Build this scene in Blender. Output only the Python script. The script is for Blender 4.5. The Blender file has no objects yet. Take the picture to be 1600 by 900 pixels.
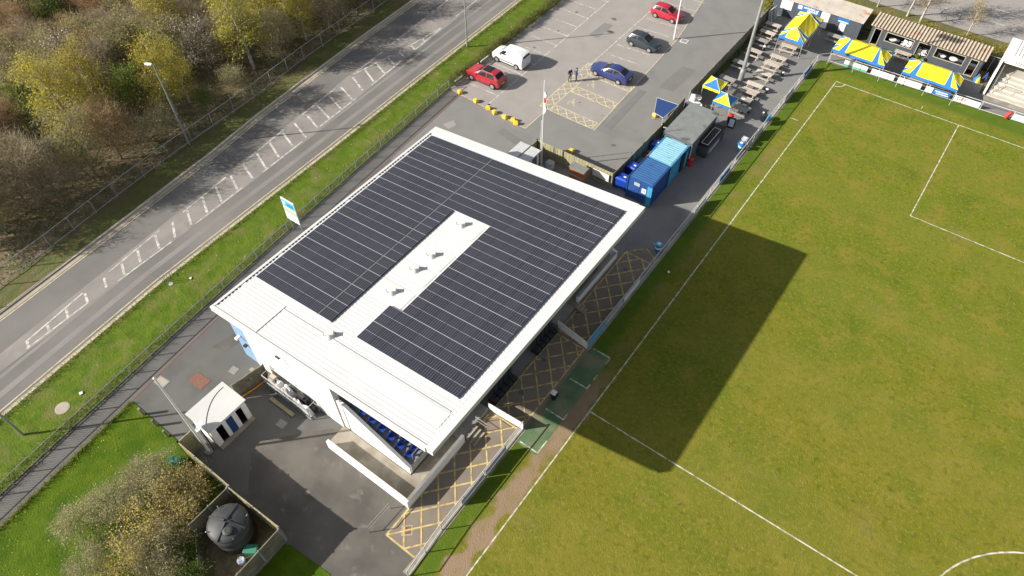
import bpy, bmesh, math, random
import numpy as np
from mathutils import Vector, Matrix
# world frame: x across the football pitch, y along its touchline (away), origin at the pitch corner, metres
R = math.radians
SC = bpy.context.scene
COL = SC.collection
rnd = random.Random(7)

# ------------------------------------------------------------------ camera
cam_d = bpy.data.cameras.new('camera'); cam = bpy.data.objects.new('camera', cam_d); COL.objects.link(cam)
F = Vector((-0.37488156, 0.50482319, -0.77757145)); RT = Vector((0.80654039, 0.59115741, -0.00505053)); UP = Vector((-0.45711751, 0.62903614, 0.6287743))
cam.matrix_world = Matrix(((RT.x, UP.x, -F.x, 11.091), (RT.y, UP.y, -F.y, -76.105), (RT.z, UP.z, -F.z, 47.457), (0, 0, 0, 1)))
cam_d.sensor_width = 36; cam_d.lens = 1109.8 / 1600 * 36; cam_d.clip_start = 0.5; cam_d.clip_end = 3000
SC.camera = cam

# ------------------------------------------------------------------ sky and sun
SUN_DIR = Vector((0.70, 0.714, 0)).normalized(); SUN_EL = R(27.6)      # direction in which the shadows fall
world = bpy.data.worlds.new('World'); SC.world = world; world.use_nodes = True
nt = world.node_tree; bg = nt.nodes['Background']
sky = nt.nodes.new('ShaderNodeTexSky'); sky.sky_type = 'NISHITA'; sky.sun_disc = False
sky.sun_elevation = SUN_EL; sky.sun_rotation = math.atan2(-SUN_DIR.x, -SUN_DIR.y); sky.air_density = 1.0; sky.dust_density = 1.5
hs = nt.nodes.new('ShaderNodeHueSaturation'); hs.inputs['Saturation'].default_value = 0.42; nt.links.new(sky.outputs[0], hs.inputs['Color'])   # broken white cloud greys the sky light
nt.links.new(hs.outputs[0], bg.inputs[0]); bg.inputs[1].default_value = 0.069
sl = bpy.data.lights.new('sun', 'SUN'); sl.energy = 4.6; sl.angle = R(0.6); sl.color = (1.0, 0.94, 0.84)
sun = bpy.data.objects.new('sun', sl); COL.objects.link(sun)
ld = Vector((SUN_DIR.x * math.cos(SUN_EL), SUN_DIR.y * math.cos(SUN_EL), -math.sin(SUN_EL)))
sun.rotation_euler = ld.to_track_quat('-Z', 'Y').to_euler(); sun.location = (-60, -120, 60)
SC.view_settings.view_transform = 'Standard'; SC.view_settings.look = 'None'
SC.view_settings.exposure = 0.9; SC.view_settings.gamma = 1.0; SC.view_settings.use_curve_mapping = False

# ------------------------------------------------------------------ materials
MATS = {}
def mat(name, c, rough=0.8, c2=None, scale=3.0, detail=4, metal=0.0, bump=0.0, bscale=None, coord='Object', c3=None, scale3=0.3, lo=0.35, hi=0.65, spec=None, lo3=0.45, hi3=0.7, coat=0.0, rand=0.0, trans=0.0):
    m = bpy.data.materials.new(name); m.use_nodes = True; MATS[name] = m
    n = m.node_tree.nodes; L = m.node_tree.links; b = n['Principled BSDF']
    b.inputs['Roughness'].default_value = rough; b.inputs['Metallic'].default_value = metal
    if spec is not None: b.inputs['Specular IOR Level'].default_value = spec
    if coat: b.inputs['Coat Weight'].default_value = coat; b.inputs['Coat Roughness'].default_value = 0.05
    C = lambda x: (x[0], x[1], x[2], 1)
    b.inputs['Base Color'].default_value = C(c)
    if coord == 'World': co = n.new('ShaderNodeNewGeometry').outputs['Position']
    else: co = n.new('ShaderNodeTexCoord').outputs['Object']
    out = None
    def layer(base, col, sc, lo, hi, det):
        t = n.new('ShaderNodeTexNoise'); t.inputs['Scale'].default_value = sc; t.inputs['Detail'].default_value = det; L.new(co, t.inputs['Vector'])
        r = n.new('ShaderNodeMapRange'); r.inputs[1].default_value = lo; r.inputs[2].default_value = hi; L.new(t.outputs[0], r.inputs[0])
        x = n.new('ShaderNodeMix'); x.data_type = 'RGBA'; L.new(r.outputs[0], x.inputs[0])
        if base is None: x.inputs[6].default_value = C(c)
        else: L.new(base, x.inputs[6])
        x.inputs[7].default_value = C(col); return x.outputs[2]
    if c2: out = layer(None, c2, scale, lo, hi, detail)
    if c3: out = layer(out, c3, scale3, lo3, hi3, 5)
    if rand:
        oi = n.new('ShaderNodeObjectInfo'); mr = n.new('ShaderNodeMapRange'); mr.inputs[3].default_value = 1 - rand; mr.inputs[4].default_value = 1 + rand
        L.new(oi.outputs['Random'], mr.inputs[0]); h = n.new('ShaderNodeHueSaturation'); L.new(mr.outputs[0], h.inputs['Value'])
        mr2 = n.new('ShaderNodeMapRange'); mr2.inputs[3].default_value = .5 - rand * .06; mr2.inputs[4].default_value = .5 + rand * .06
        mu = n.new('ShaderNodeMath'); mu.operation = 'FRACT'; mm = n.new('ShaderNodeMath'); mm.operation = 'MULTIPLY'; mm.inputs[1].default_value = 7.31
        L.new(oi.outputs['Random'], mm.inputs[0]); L.new(mm.outputs[0], mu.inputs[0]); L.new(mu.outputs[0], mr2.inputs[0]); L.new(mr2.outputs[0], h.inputs['Hue'])
        if out is None: h.inputs['Color'].default_value = C(c)
        else: L.new(out, h.inputs['Color'])
        out = h.outputs[0]
    if out is not None: L.new(out, b.inputs['Base Color'])
    if bump:
        t = n.new('ShaderNodeTexNoise'); t.inputs['Scale'].default_value = bscale or scale * 4; t.inputs['Detail'].default_value = 3; L.new(co, t.inputs['Vector'])
        bp = n.new('ShaderNodeBump'); bp.inputs['Strength'].default_value = bump; bp.inputs['Distance'].default_value = 0.05
        L.new(t.outputs[0], bp.inputs['Height']); L.new(bp.outputs[0], b.inputs['Normal'])
    if trans:
        tr = n.new('ShaderNodeBsdfTranslucent'); mx = n.new('ShaderNodeMixShader'); mx.inputs[0].default_value = trans
        if out is not None: L.new(out, tr.inputs[0])
        else: tr.inputs[0].default_value = C(c)
        L.new(b.outputs[0], mx.inputs[1]); L.new(tr.outputs[0], mx.inputs[2]); L.new(mx.outputs[0], n['Material Output'].inputs[0])
    return m

W = 'World'
mat('earth', (0.10, 0.09, 0.045), 0.95, (0.06, 0.07, 0.025), 0.4, coord=W, bump=.4)
mat('litter', (0.15, 0.115, 0.07), 0.95, (0.085, 0.085, 0.035), 0.5, coord=W, bump=.8, bscale=5, c3=(0.24, 0.18, 0.11), scale3=1.2)
mat('asphalt_road', (0.165, 0.157, 0.148), 0.85, (0.14, 0.133, 0.127), 0.25, coord=W, bump=.15, bscale=30, c3=(0.20, 0.189, 0.178), scale3=.12, lo3=.5, hi3=.75)
mat('asphalt_park', (0.305, 0.283, 0.266), 0.88, (0.275, 0.256, 0.24), 0.6, coord=W, bump=.15, bscale=30, c3=(0.235, 0.219, 0.206), scale3=.18, lo3=.58, hi3=.85)
mat('asphalt_club', (0.185, 0.181, 0.176), 0.88, (0.205, 0.20, 0.194), 0.5, coord=W, bump=.15, bscale=30, c3=(0.15, 0.147, 0.143), scale3=.3, lo3=.55, hi3=.8)
mat('asphalt_yard', (0.138, 0.127, 0.112), 0.9, (0.09, 0.084, 0.076), 0.38, detail=10, coord=W, bump=.2, bscale=20, c3=(0.20, 0.183, 0.158), scale3=1.1, lo3=.60, hi3=.8, spec=.3)
mat('asphalt_south', (0.118, 0.116, 0.11), 0.9, (0.135, 0.132, 0.125), 0.5, coord=W, bump=.15, bscale=30, c3=(0.095, 0.093, 0.089), scale3=.35, lo3=.52, hi3=.8, spec=.3)
mat('asphalt_mend', (0.155, 0.15, 0.144), 0.9, (0.172, 0.166, 0.16), 0.8, coord=W, bump=.15, bscale=30)
mat('asphalt_path', (0.125, 0.12, 0.116), 0.9, (0.145, 0.139, 0.133), 0.7, coord=W, bump=.15, bscale=30, spec=.3)
mat('asphalt_walk', (0.225, 0.185, 0.145), 0.9, (0.19, 0.16, 0.13), 0.7, coord=W, bump=.15, bscale=30)
mat('verge', (0.066, 0.12, 0.008), 0.9, (0.11, 0.15, 0.016), 1.3, detail=10, coord=W, bump=1, bscale=6, c3=(0.17, 0.15, 0.06), scale3=.5, lo3=.5, hi3=.78, spec=.12)
mat('verge_far', (0.075, 0.10, 0.018), 0.95, (0.11, 0.105, 0.03), 1.2, detail=7, coord=W, bump=.9, bscale=7, c3=(0.13, 0.10, 0.05), scale3=.4, lo3=.45, hi3=.7)
mat('lawn', (0.058, 0.108, 0.004), 0.9, (0.092, 0.135, 0.008), 1.3, detail=10, coord=W, bump=.9, bscale=8, c3=(0.042, 0.088, 0.003), scale3=.5, spec=.12)
mat('kerb', (0.52, 0.455, 0.36), 0.9, (0.42, 0.365, 0.285), 1.5, coord=W, c3=(0.58, 0.51, 0.42), scale3=6)
mat('gutter', (0.40, 0.355, 0.285), 0.9, (0.33, 0.29, 0.235), 1.0, coord=W)
mat('brick', (0.22, 0.105, 0.07), 0.9, (0.17, 0.085, 0.06), 6, coord=W)
mat('concrete', (0.33, 0.30, 0.25), 0.9, (0.26, 0.235, 0.19), 1.2, coord=W, bump=.1, c3=(0.2, 0.175, 0.135), scale3=.6)
mat('concrete_grey', (0.27, 0.265, 0.255), 0.9, (0.22, 0.215, 0.205), 1.5, coord=W)
mat('white_wall', (0.78, 0.77, 0.75), 0.7, (0.70, 0.685, 0.65), 0.8, coord=W)
mat('white_roof', (0.60, 0.60, 0.60), 0.5, (0.57, 0.57, 0.565), 0.4, coord=W)
mat('roof_grey', (0.56, 0.555, 0.545), 0.7, (0.52, 0.515, 0.50), 0.7)
mat('alu', (0.42, 0.43, 0.46), 0.5)
mat('cream_step', (0.50, 0.47, 0.41), 0.85, (0.43, 0.40, 0.34), 1.2)
mat('rib_pale', (0.56, 0.49, 0.39), 0.8, (0.47, 0.39, 0.29), 2.0, c3=(0.33, 0.13, 0.06), scale3=.6, lo3=.57, hi3=.72)
mat('white_paint', (0.74, 0.74, 0.72), 0.5, (0.68, 0.67, 0.64), 2)
mat('white_plastic', (0.78, 0.78, 0.77), 0.35)
mat('pale_blue_wall', (0.20, 0.33, 0.50), 0.6, (0.18, 0.30, 0.46), 1.0, coord=W)
mat('timber', (0.20, 0.185, 0.135), 0.9, (0.14, 0.13, 0.085), 2.5, coord=W, c3=(0.27, 0.25, 0.17), scale3=1.0)
mat('timber_pale', (0.36, 0.33, 0.20), 0.9, (0.27, 0.25, 0.14), 2.0, coord=W)
mat('timber_bench', (0.52, 0.455, 0.385), 0.85, (0.42, 0.37, 0.31), 5, rand=.12)
mat('timber_bench_grey', (0.36, 0.335, 0.31), 0.85, (0.28, 0.26, 0.24), 5, rand=.12)
mat('timber_frame', (0.42, 0.36, 0.26), 0.8)
mat('cedar', (0.33, 0.155, 0.085), 0.8, (0.26, 0.12, 0.065), 4)
mat('galv', (0.36, 0.37, 0.37), 0.5, (0.29, 0.30, 0.30), 3, metal=.35)
mat('wire', (0.16, 0.165, 0.165), 0.6, metal=.3)
mat('rail_paint', (0.52, 0.53, 0.54), 0.5, (0.44, 0.45, 0.455), 4)
mat('dark_metal', (0.03, 0.03, 0.032), 0.5)
mat('black', (0.012, 0.012, 0.013), 0.5)
mat('black_pad', (0.03, 0.034, 0.042), 0.4)
mat('rubber', (0.02, 0.02, 0.021), 0.8)
mat('alloy', (0.45, 0.45, 0.46), 0.35, metal=.6)
mat('glass_dark', (0.02, 0.024, 0.028), 0.18, spec=.22)
mat('panel_frame', (0.045, 0.047, 0.052), 0.4, metal=.3)
mat('seat_blue', (0.012, 0.05, 0.30), 0.4)
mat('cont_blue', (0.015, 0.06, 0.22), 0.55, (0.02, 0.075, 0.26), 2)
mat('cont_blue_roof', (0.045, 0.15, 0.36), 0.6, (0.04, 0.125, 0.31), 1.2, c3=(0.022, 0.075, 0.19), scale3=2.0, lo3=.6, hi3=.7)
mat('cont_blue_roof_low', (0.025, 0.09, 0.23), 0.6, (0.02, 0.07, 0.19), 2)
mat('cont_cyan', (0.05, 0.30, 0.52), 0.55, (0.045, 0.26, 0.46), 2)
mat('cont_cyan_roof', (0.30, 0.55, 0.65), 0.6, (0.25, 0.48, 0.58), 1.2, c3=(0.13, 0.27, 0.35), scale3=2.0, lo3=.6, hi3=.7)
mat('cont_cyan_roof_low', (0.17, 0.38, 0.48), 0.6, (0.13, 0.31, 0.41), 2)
mat('cabin_grey', (0.10, 0.115, 0.125), 0.6, (0.085, 0.098, 0.108), 2)
mat('felt_roof', (0.20, 0.215, 0.21), 0.9, (0.17, 0.18, 0.175), 1.5, c3=(0.09, 0.095, 0.09), scale3=.45, lo3=.58, hi3=.62)
mat('shed_dark', (0.062, 0.075, 0.092), 0.7, (0.05, 0.062, 0.078), 2)
mat('shed_roof_pale', (0.52, 0.47, 0.42), 0.85, (0.44, 0.39, 0.33), 1.0, c3=(0.42, 0.22, 0.09), scale3=.9, lo3=.58, hi3=.7)
mat('rusty_roof', (0.20, 0.15, 0.11), 0.8, (0.15, 0.10, 0.07), 1.5, c3=(0.16, 0.055, 0.03), scale3=.6, lo3=.5, hi3=.66)
mat('canvas_yellow', (0.80, 0.66, 0.015), 0.7)
mat('canvas_blue', (0.025, 0.17, 0.52), 0.7)
mat('canvas_seam', (0.75, 0.74, 0.55), 0.7)
mat('yellow_block', (0.80, 0.54, 0.03), 0.8, (0.7, 0.48, 0.05), 5)
mat('blue_tarp', (0.018, 0.05, 0.17), 0.6)
mat('red', (0.55, 0.02, 0.02), 0.5)
mat('bin_blue', (0.01, 0.05, 0.36), 0.35)
mat('green_plastic', (0.05, 0.22, 0.15), 0.5)
mat('tank_black', (0.035, 0.037, 0.04), 0.55, (0.05, 0.052, 0.055), 2, spec=.4)
mat('sign_blue', (0.02, 0.15, 0.42), 0.5)
mat('sign_cyan', (0.05, 0.36, 0.62), 0.5)
mat('sign_yellow', (0.75, 0.72, 0.25), 0.5)
mat('sign_green', (0.10, 0.42, 0.22), 0.5)
mat('sign_grey', (0.38, 0.40, 0.43), 0.5)
mat('print_red', (0.62, 0.03, 0.05), 0.5)
mat('print_blue', (0.10, 0.30, 0.60), 0.5)
mat('print_pale', (0.50, 0.58, 0.70), 0.5)
mat('orange', (0.62, 0.25, 0.02), 0.6)
mat('dark_stuff', (0.03, 0.012, 0.014), 0.8)
mat('film', (0.62, 0.62, 0.62), 0.25, (0.45, 0.45, 0.46), 2.5, bump=.8, bscale=4)
mat('bark', (0.24, 0.20, 0.15), 0.95, (0.16, 0.14, 0.10), 6)
mat('bark_pale', (0.48, 0.45, 0.40), 0.9, (0.25, 0.23, 0.2), 6)
for nm, c, c2 in (('birch', (0.50, 0.405, 0.05), (0.39, 0.355, 0.06)), ('olive', (0.38, 0.34, 0.10), (0.29, 0.29, 0.09)), ('twig', (0.38, 0.31, 0.21), (0.29, 0.25, 0.17)),
                  ('twig_red', (0.37, 0.24, 0.13), (0.28, 0.19, 0.11)), ('green', (0.15, 0.21, 0.035), (0.10, 0.165, 0.03)), ('blossom', (0.80, 0.76, 0.68), (0.70, 0.66, 0.58)),
                  ('ochre', (0.46, 0.32, 0.07), (0.36, 0.29, 0.075)), ('hedge', (0.30, 0.205, 0.11), (0.17, 0.17, 0.06))):
    mat('leaf_' + nm, c, 0.9, c2, 1.6, rand=.14, trans=.4)
for nm, c in (('car_red', (0.36, 0.016, 0.028)), ('car_blue', (0.022, 0.035, 0.15)), ('car_grey', (0.03, 0.042, 0.055)), ('car_white', (0.68, 0.70, 0.71)), ('car_red2', (0.44, 0.015, 0.035))):
    mat(nm, c, 0.28, coat=.8, spec=.5)
mat('skin', (0.45, 0.27, 0.2), 0.6); mat('hair_grey', (0.35, 0.34, 0.33), 0.8); mat('hair_dark', (0.03, 0.025, 0.02), 0.8)
mat('navy', (0.012, 0.018, 0.045), 0.8); mat('royal', (0.015, 0.07, 0.32), 0.8); mat('trouser', (0.012, 0.012, 0.016), 0.9); mat('towel', (0.05, 0.42, 0.72), .8)
mat('lamp_glass', (0.7, 0.72, 0.72), 0.2); mat('tail_red', (0.5, 0.01, 0.03), 0.2); mat('plate', (0.75, 0.62, 0.05), 0.5)

def worn_paint(name, c, wear):
    """road paint: fades to nothing along noise so that the surface below shows"""
    m = mat(name, c, 0.8); n = m.node_tree.nodes; L = m.node_tree.links
    g = n.new('ShaderNodeNewGeometry'); t = n.new('ShaderNodeTexNoise'); t.inputs['Scale'].default_value = 2.2; t.inputs['Detail'].default_value = 8; L.new(g.outputs['Position'], t.inputs['Vector'])
    r = n.new('ShaderNodeMapRange'); r.inputs[1].default_value = .42; r.inputs[2].default_value = .7; r.inputs[3].default_value = 0; r.inputs[4].default_value = wear; L.new(t.outputs[0], r.inputs[0])
    tr = n.new('ShaderNodeBsdfTransparent'); mx = n.new('ShaderNodeMixShader'); L.new(r.outputs[0], mx.inputs[0])
    L.new(n['Principled BSDF'].outputs[0], mx.inputs[1]); L.new(tr.outputs[0], mx.inputs[2]); L.new(mx.outputs[0], n['Material Output'].inputs[0])
worn_paint('line_white', (0.58, 0.56, 0.52), .75); worn_paint('line_pitch', (0.60, 0.60, 0.48), .8)
worn_paint('line_yellow', (0.60, 0.455, 0.19), .65); worn_paint('line_cream', (0.62, 0.53, 0.32), .4)

def pitch_material():
    m = bpy.data.materials.new('pitch_grass'); m.use_nodes = True; MATS['pitch_grass'] = m
    n = m.node_tree.nodes; L = m.node_tree.links; b = n['Principled BSDF']; b.inputs['Roughness'].default_value = .9; b.inputs['Specular IOR Level'].default_value = .15
    g = n.new('ShaderNodeNewGeometry'); P = g.outputs['Position']; sp = n.new('ShaderNodeSeparateXYZ'); L.new(P, sp.inputs[0])
    def noise(s, d=5):
        t = n.new('ShaderNodeTexNoise'); t.inputs['Scale'].default_value = s; t.inputs['Detail'].default_value = d; L.new(P, t.inputs['Vector']); return t.outputs[0]
    def ramp(v, a, b_, c=0., d=1.):
        r = n.new('ShaderNodeMapRange'); r.interpolation_type = 'SMOOTHSTEP'; L.new(v, r.inputs[0])
        for i, q in enumerate((a, b_, c, d)): r.inputs[i + 1].default_value = q
        return r.outputs[0]
    def mixc(fac, A, B):
        x = n.new('ShaderNodeMix'); x.data_type = 'RGBA'; L.new(fac, x.inputs[0])
        for i, q in ((6, A), (7, B)):
            if isinstance(q, tuple): x.inputs[i].default_value = (*q, 1)
            else: L.new(q, x.inputs[i])
        return x.outputs[2]
    def math_(op, A, B):
        x = n.new('ShaderNodeMath'); x.operation = op
        for i, q in ((0, A), (1, B)):
            if isinstance(q, (int, float)): x.inputs[i].default_value = q
            else: L.new(q, x.inputs[i])
        return x.outputs[0]
    c = mixc(ramp(noise(.06, 5), .38, .62), (0.110, 0.145, 0.010), (0.155, 0.152, 0.013))
    straw = math_('MULTIPLY', ramp(sp.outputs[1], -40, -60), ramp(noise(.09, 6), .3, .65, .25, .75)); c = mixc(straw, c, (0.168, 0.146, 0.018))
    green_end = math_('MULTIPLY', ramp(sp.outputs[1], -42, -12), .75); c = mixc(green_end, c, (0.122, 0.162, 0.010))
    c = mixc(ramp(noise(.42, 10), .42, .72), c, (0.19, 0.17, 0.022))
    c = mixc(ramp(noise(1.1, 9), .52, .8), c, (0.19, 0.16, 0.035))
    c = mixc(ramp(noise(.33, 10), .5, .8), c, (0.082, 0.125, 0.007))
    c = mixc(ramp(noise(2.2, 9), .45, .8), c, (0.085, 0.105, 0.008))
    c = mixc(ramp(noise(4, 10), .48, .8), c, (0.235, 0.205, 0.04))
    bw = n.new('ShaderNodeMath'); bw.operation = 'PINGPONG'; bw.inputs[1].default_value = 5.5; L.new(math_('ADD', sp.outputs[1], math_('MULTIPLY', noise(.15), 2.5)), bw.inputs[0])
    c = mixc(math_('MULTIPLY', ramp(bw.outputs[0], 2.2, 3.3), .22), c, (0.19, 0.18, 0.03))
    # greener unmown rim along the barrier
    rim = math_('MAXIMUM', ramp(sp.outputs[0], -2.2, -1.2, 1, 0), ramp(sp.outputs[1], 1.2, 2.6, 0, 1))
    c = mixc(math_('MULTIPLY', rim, ramp(noise(1.6, 8), .15, .6, .55, 1)), c, (0.075, 0.125, 0.01))
    # trodden bare earth where the assistant referee runs, and scuffs
    wob = math_('ADD', sp.outputs[0], math_('MULTIPLY', math_('SUBTRACT', noise(.7, 8), .5), 2.6))
    band = math_('MULTIPLY', ramp(wob, -1.75, -1.15), ramp(wob, -.35, .05, 1, 0))
    along = ramp(sp.outputs[1], -46.5, -50.5)
    bare = math_('MULTIPLY', math_('MULTIPLY', band, along), ramp(noise(1.1, 9), .3, .55, .6, 1))
    c = mixc(bare, c, (0.27, 0.19, 0.125))
    far = math_('MULTIPLY', band, math_('MULTIPLY', ramp(noise(.35), .45, .7), .6)); c = mixc(far, c, (0.19, 0.15, 0.06))
    scuff = math_('MULTIPLY', ramp(noise(.22, 4), .6, .75), ramp(noise(5, 5), .52, .68)); c = mixc(scuff, c, (0.21, 0.15, 0.10))
    L.new(c, b.inputs['Base Color'])
    bp = n.new('ShaderNodeBump'); bp.inputs['Strength'].default_value = .7; bp.inputs['Distance'].default_value = .05; L.new(noise(9, 4), bp.inputs['Height']); L.new(bp.outputs[0], b.inputs['Normal'])
pitch_material()
mat('turf_mat', (0.07, 0.14, 0.06), 0.9, (0.09, 0.16, 0.075), 1.0, coord=W, c3=(0.20, 0.19, 0.115), scale3=.6, lo3=.45, hi3=.68, bump=.2)

def solar_material():
    m = bpy.data.materials.new('solar_cells'); m.use_nodes = True; MATS['solar_cells'] = m
    n = m.node_tree.nodes; L = m.node_tree.links; b = n['Principled BSDF']; b.inputs['Roughness'].default_value = .32; b.inputs['Specular IOR Level'].default_value = .35
    tc = n.new('ShaderNodeTexCoord'); sp = n.new('ShaderNodeSeparateXYZ'); L.new(tc.outputs['Object'], sp.inputs[0])
    def lines(v, period, width):
        a = n.new('ShaderNodeMath'); a.operation = 'PINGPONG'; a.inputs[1].default_value = period / 2; L.new(v, a.inputs[0])
        r = n.new('ShaderNodeMath'); r.operation = 'LESS_THAN'; r.inputs[1].default_value = width / 2; L.new(a.outputs[0], r.inputs[0]); return r.outputs[0]
    def mx(f, A, B):
        x = n.new('ShaderNodeMix'); x.data_type = 'RGBA'; L.new(f, x.inputs[0])
        for i, q in ((6, A), (7, B)):
            if isinstance(q, tuple): x.inputs[i].default_value = (*q, 1)
            else: L.new(q, x.inputs[i])
        return x.outputs[2]
    oi = n.new('ShaderNodeObjectInfo'); c = mx(oi.outputs['Random'], (0.019, 0.020, 0.029), (0.027, 0.029, 0.041))
    c = mx(lines(sp.outputs[0], .188, .055), c, (0.088, 0.091, 0.108))
    c = mx(lines(sp.outputs[1], .0935, .01), c, (0.045, 0.048, 0.062)); L.new(c, b.inputs['Base Color'])
solar_material()

# ------------------------------------------------------------------ helpers
class MB:
    """collects faces; build() links them as one mesh object"""
    def __init__(s): s.v = []; s.f = []; s.m = []
    def poly(s, pts, m=0):
        i = len(s.v); s.v += [tuple(p) for p in pts]; s.f.append(tuple(range(i, i + len(pts)))); s.m.append(m); return s
    def prism(s, pts, z0, z1, m=0, mtop=None):
        n = len(pts); i = len(s.v); a = sum(pts[k][0] * pts[(k + 1) % n][1] - pts[(k + 1) % n][0] * pts[k][1] for k in range(n))
        if a < 0: pts = pts[::-1]
        f0 = z0 if callable(z0) else (lambda x, y: z0); f1 = z1 if callable(z1) else (lambda x, y: z1)
        s.v += [(x, y, f0(x, y)) for x, y in pts] + [(x, y, f1(x, y)) for x, y in pts]
        s.f.append(tuple(range(i + n - 1, i - 1, -1))); s.f.append(tuple(range(i + n, i + 2 * n))); s.m += [m, m if mtop is None else mtop]
        for k in range(n):
            q = (k + 1) % n; s.f.append((i + k, i + q, i + n + q, i + n + k)); s.m.append(m)
        return s
    def box(s, x0, y0, z0, x1, y1, z1, m=0, mtop=None): return s.prism([(x0, y0), (x1, y0), (x1, y1), (x0, y1)], z0, z1, m, mtop)
    def bar(s, a, b, w, h, m=0):
        """rectangular bar between two points: w across, h up"""
        a = Vector(a); b = Vector(b); d = (b - a).normalized(); side = d.cross(Vector((0, 0, 1)))
        if side.length < 1e-4: side = Vector((1, 0, 0))
        side.normalize(); u = side.cross(d); i = len(s.v)
        for p in (a, b):
            for q, r in ((-1, -1), (1, -1), (1, 1), (-1, 1)): s.v.append(tuple(p + side * q * w / 2 + u * r * h / 2))
        for f in ((0, 1, 2, 3), (7, 6, 5, 4), (0, 4, 5, 1), (1, 5, 6, 2), (2, 6, 7, 3), (3, 7, 4, 0)): s.f.append(tuple(i + k for k in f[::-1])); s.m.append(m)
        return s
    def tube(s, a, b, r, r2=None, n=8, m=0, caps=True):
        a = Vector(a); b = Vector(b); d = (b - a).normalized(); r2 = r if r2 is None else r2
        e = d.orthogonal().normalized(); g = d.cross(e); i = len(s.v)
        for p, q in ((a, r), (b, r2)):
            for k in range(n):
                t = 2 * math.pi * k / n; s.v.append(tuple(p + e * math.cos(t) * q + g * math.sin(t) * q))
        for k in range(n):
            q = (k + 1) % n; s.f.append((i + k, i + q, i + n + q, i + n + k)); s.m.append(m)
        if caps: s.f += [tuple(range(i + n - 1, i - 1, -1)), tuple(range(i + n, i + 2 * n))]; s.m += [m, m]
        return s
    def path(s, pts, r, n=6, m=0):
        for a, b in zip(pts, pts[1:]): s.tube(a, b, r, n=n, m=m)
        return s
    def lathe(s, prof, cx=0, cy=0, n=20, m=0):
        i = len(s.v)
        for r, z in prof:
            for k in range(n): t = 2 * math.pi * k / n; s.v.append((cx + r * math.cos(t), cy + r * math.sin(t), z))
        for j in range(len(prof) - 1):
            for k in range(n):
                q = (k + 1) % n; s.f.append((i + j * n + k, i + j * n + q, i + (j + 1) * n + q, i + (j + 1) * n + k)); s.m.append(m)
        s.f += [tuple(range(i + n - 1, i - 1, -1)), tuple(range(i + (len(prof) - 1) * n, i + len(prof) * n))]; s.m += [m, m]
        return s
    def strip(s, x0, y0, x1, y1, w, z, m=0):
        d = Vector((x1 - x0, y1 - y0)); d.normalize(); p = Vector((-d.y, d.x)) * w / 2
        return s.poly([(x0 - p.x, y0 - p.y, z), (x1 - p.x, y1 - p.y, z), (x1 + p.x, y1 + p.y, z), (x0 + p.x, y0 + p.y, z)], m)

def M(x): return MATS[x]
def mesh_of(name, mb, mats, off=(0, 0, 0), smooth=False):
    me = bpy.data.meshes.new(name)
    me.from_pydata([(x - off[0], y - off[1], z - off[2]) for x, y, z in mb.v], [], mb.f)
    for q in ([mats] if isinstance(mats, str) else mats): me.materials.append(M(q))
    me.polygons.foreach_set('material_index', mb.m)
    if smooth: me.polygons.foreach_set('use_smooth', [True] * len(mb.f))
    me.update(); return me
def link(name, me, parent=None, loc=None, rot=None):
    o = bpy.data.objects.new(name, me); COL.objects.link(o)
    if parent is not None: o.parent = parent
    if loc is not None: o.location = loc
    if rot is not None: o.rotation_euler = rot
    return o
def build(name, mb, mats, parent=None, world=True, smooth=False, bevel=0):
    """one mesh object; with world=True the vertices are world coordinates (parent is an unrotated thing)"""
    off = (0, 0, 0)
    if world and parent is not None:
        q = parent
        while q is not None: off = tuple(off[k] + q.location[k] for k in range(3)); q = q.parent
    o = link(name, mesh_of(name, mb, mats, off, smooth), parent)
    if bevel: b = o.modifiers.new('bevel', 'BEVEL'); b.width = bevel; b.segments = 2; b.limit_method = 'ANGLE'
    return o
def tag(o, label, cat, group=None):
    o['label'] = label; o['category'] = cat
    if group: o['group'] = group
    return o
def thing(name, label, cat, loc=(0, 0, 0), rz=0, group=None):
    o = bpy.data.objects.new(name, None); COL.objects.link(o); o.location = loc; o.rotation_euler = (0, 0, rz); o.empty_display_size = .3
    return tag(o, label, cat, group)
def struct(name, mb, mats, parent=None, **k):
    o = build(name, mb, mats, parent, **k)
    if parent is None: o['kind'] = 'structure'
    return o
def copy_tree(o, parent=None):
    c = o.copy(); COL.objects.link(c)
    if parent is not None: c.parent = parent
    for ch in o.children: copy_tree(ch, c)
    return c
def text_mesh(txt, size, depth=0.0):
    cu = bpy.data.curves.new('t', 'FONT'); cu.body = txt; cu.size = size; cu.extrude = depth; cu.align_x = 'CENTER'; cu.align_y = 'CENTER'; cu.resolution_u = 2
    o = bpy.data.objects.new('t', cu); COL.objects.link(o); dg = bpy.context.evaluated_depsgraph_get(); me = bpy.data.meshes.new_from_object(o.evaluated_get(dg)); bpy.data.objects.remove(o); return me
def lettering(txt, size, m, parent, loc, rot):
    me = text_mesh(txt, size, .004); me.materials.clear(); me.materials.append(M(m)); return link('lettering', me, parent, loc, rot)
def lerp_line(pl, y):
    for (x0, y0), (x1, y1) in zip(pl, pl[1:]):
        if y0 <= y <= y1: return x0 + (x1 - x0) * (y - y0) / (y1 - y0)
    return pl[0][0] if y < pl[0][1] else pl[-1][0]
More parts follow.
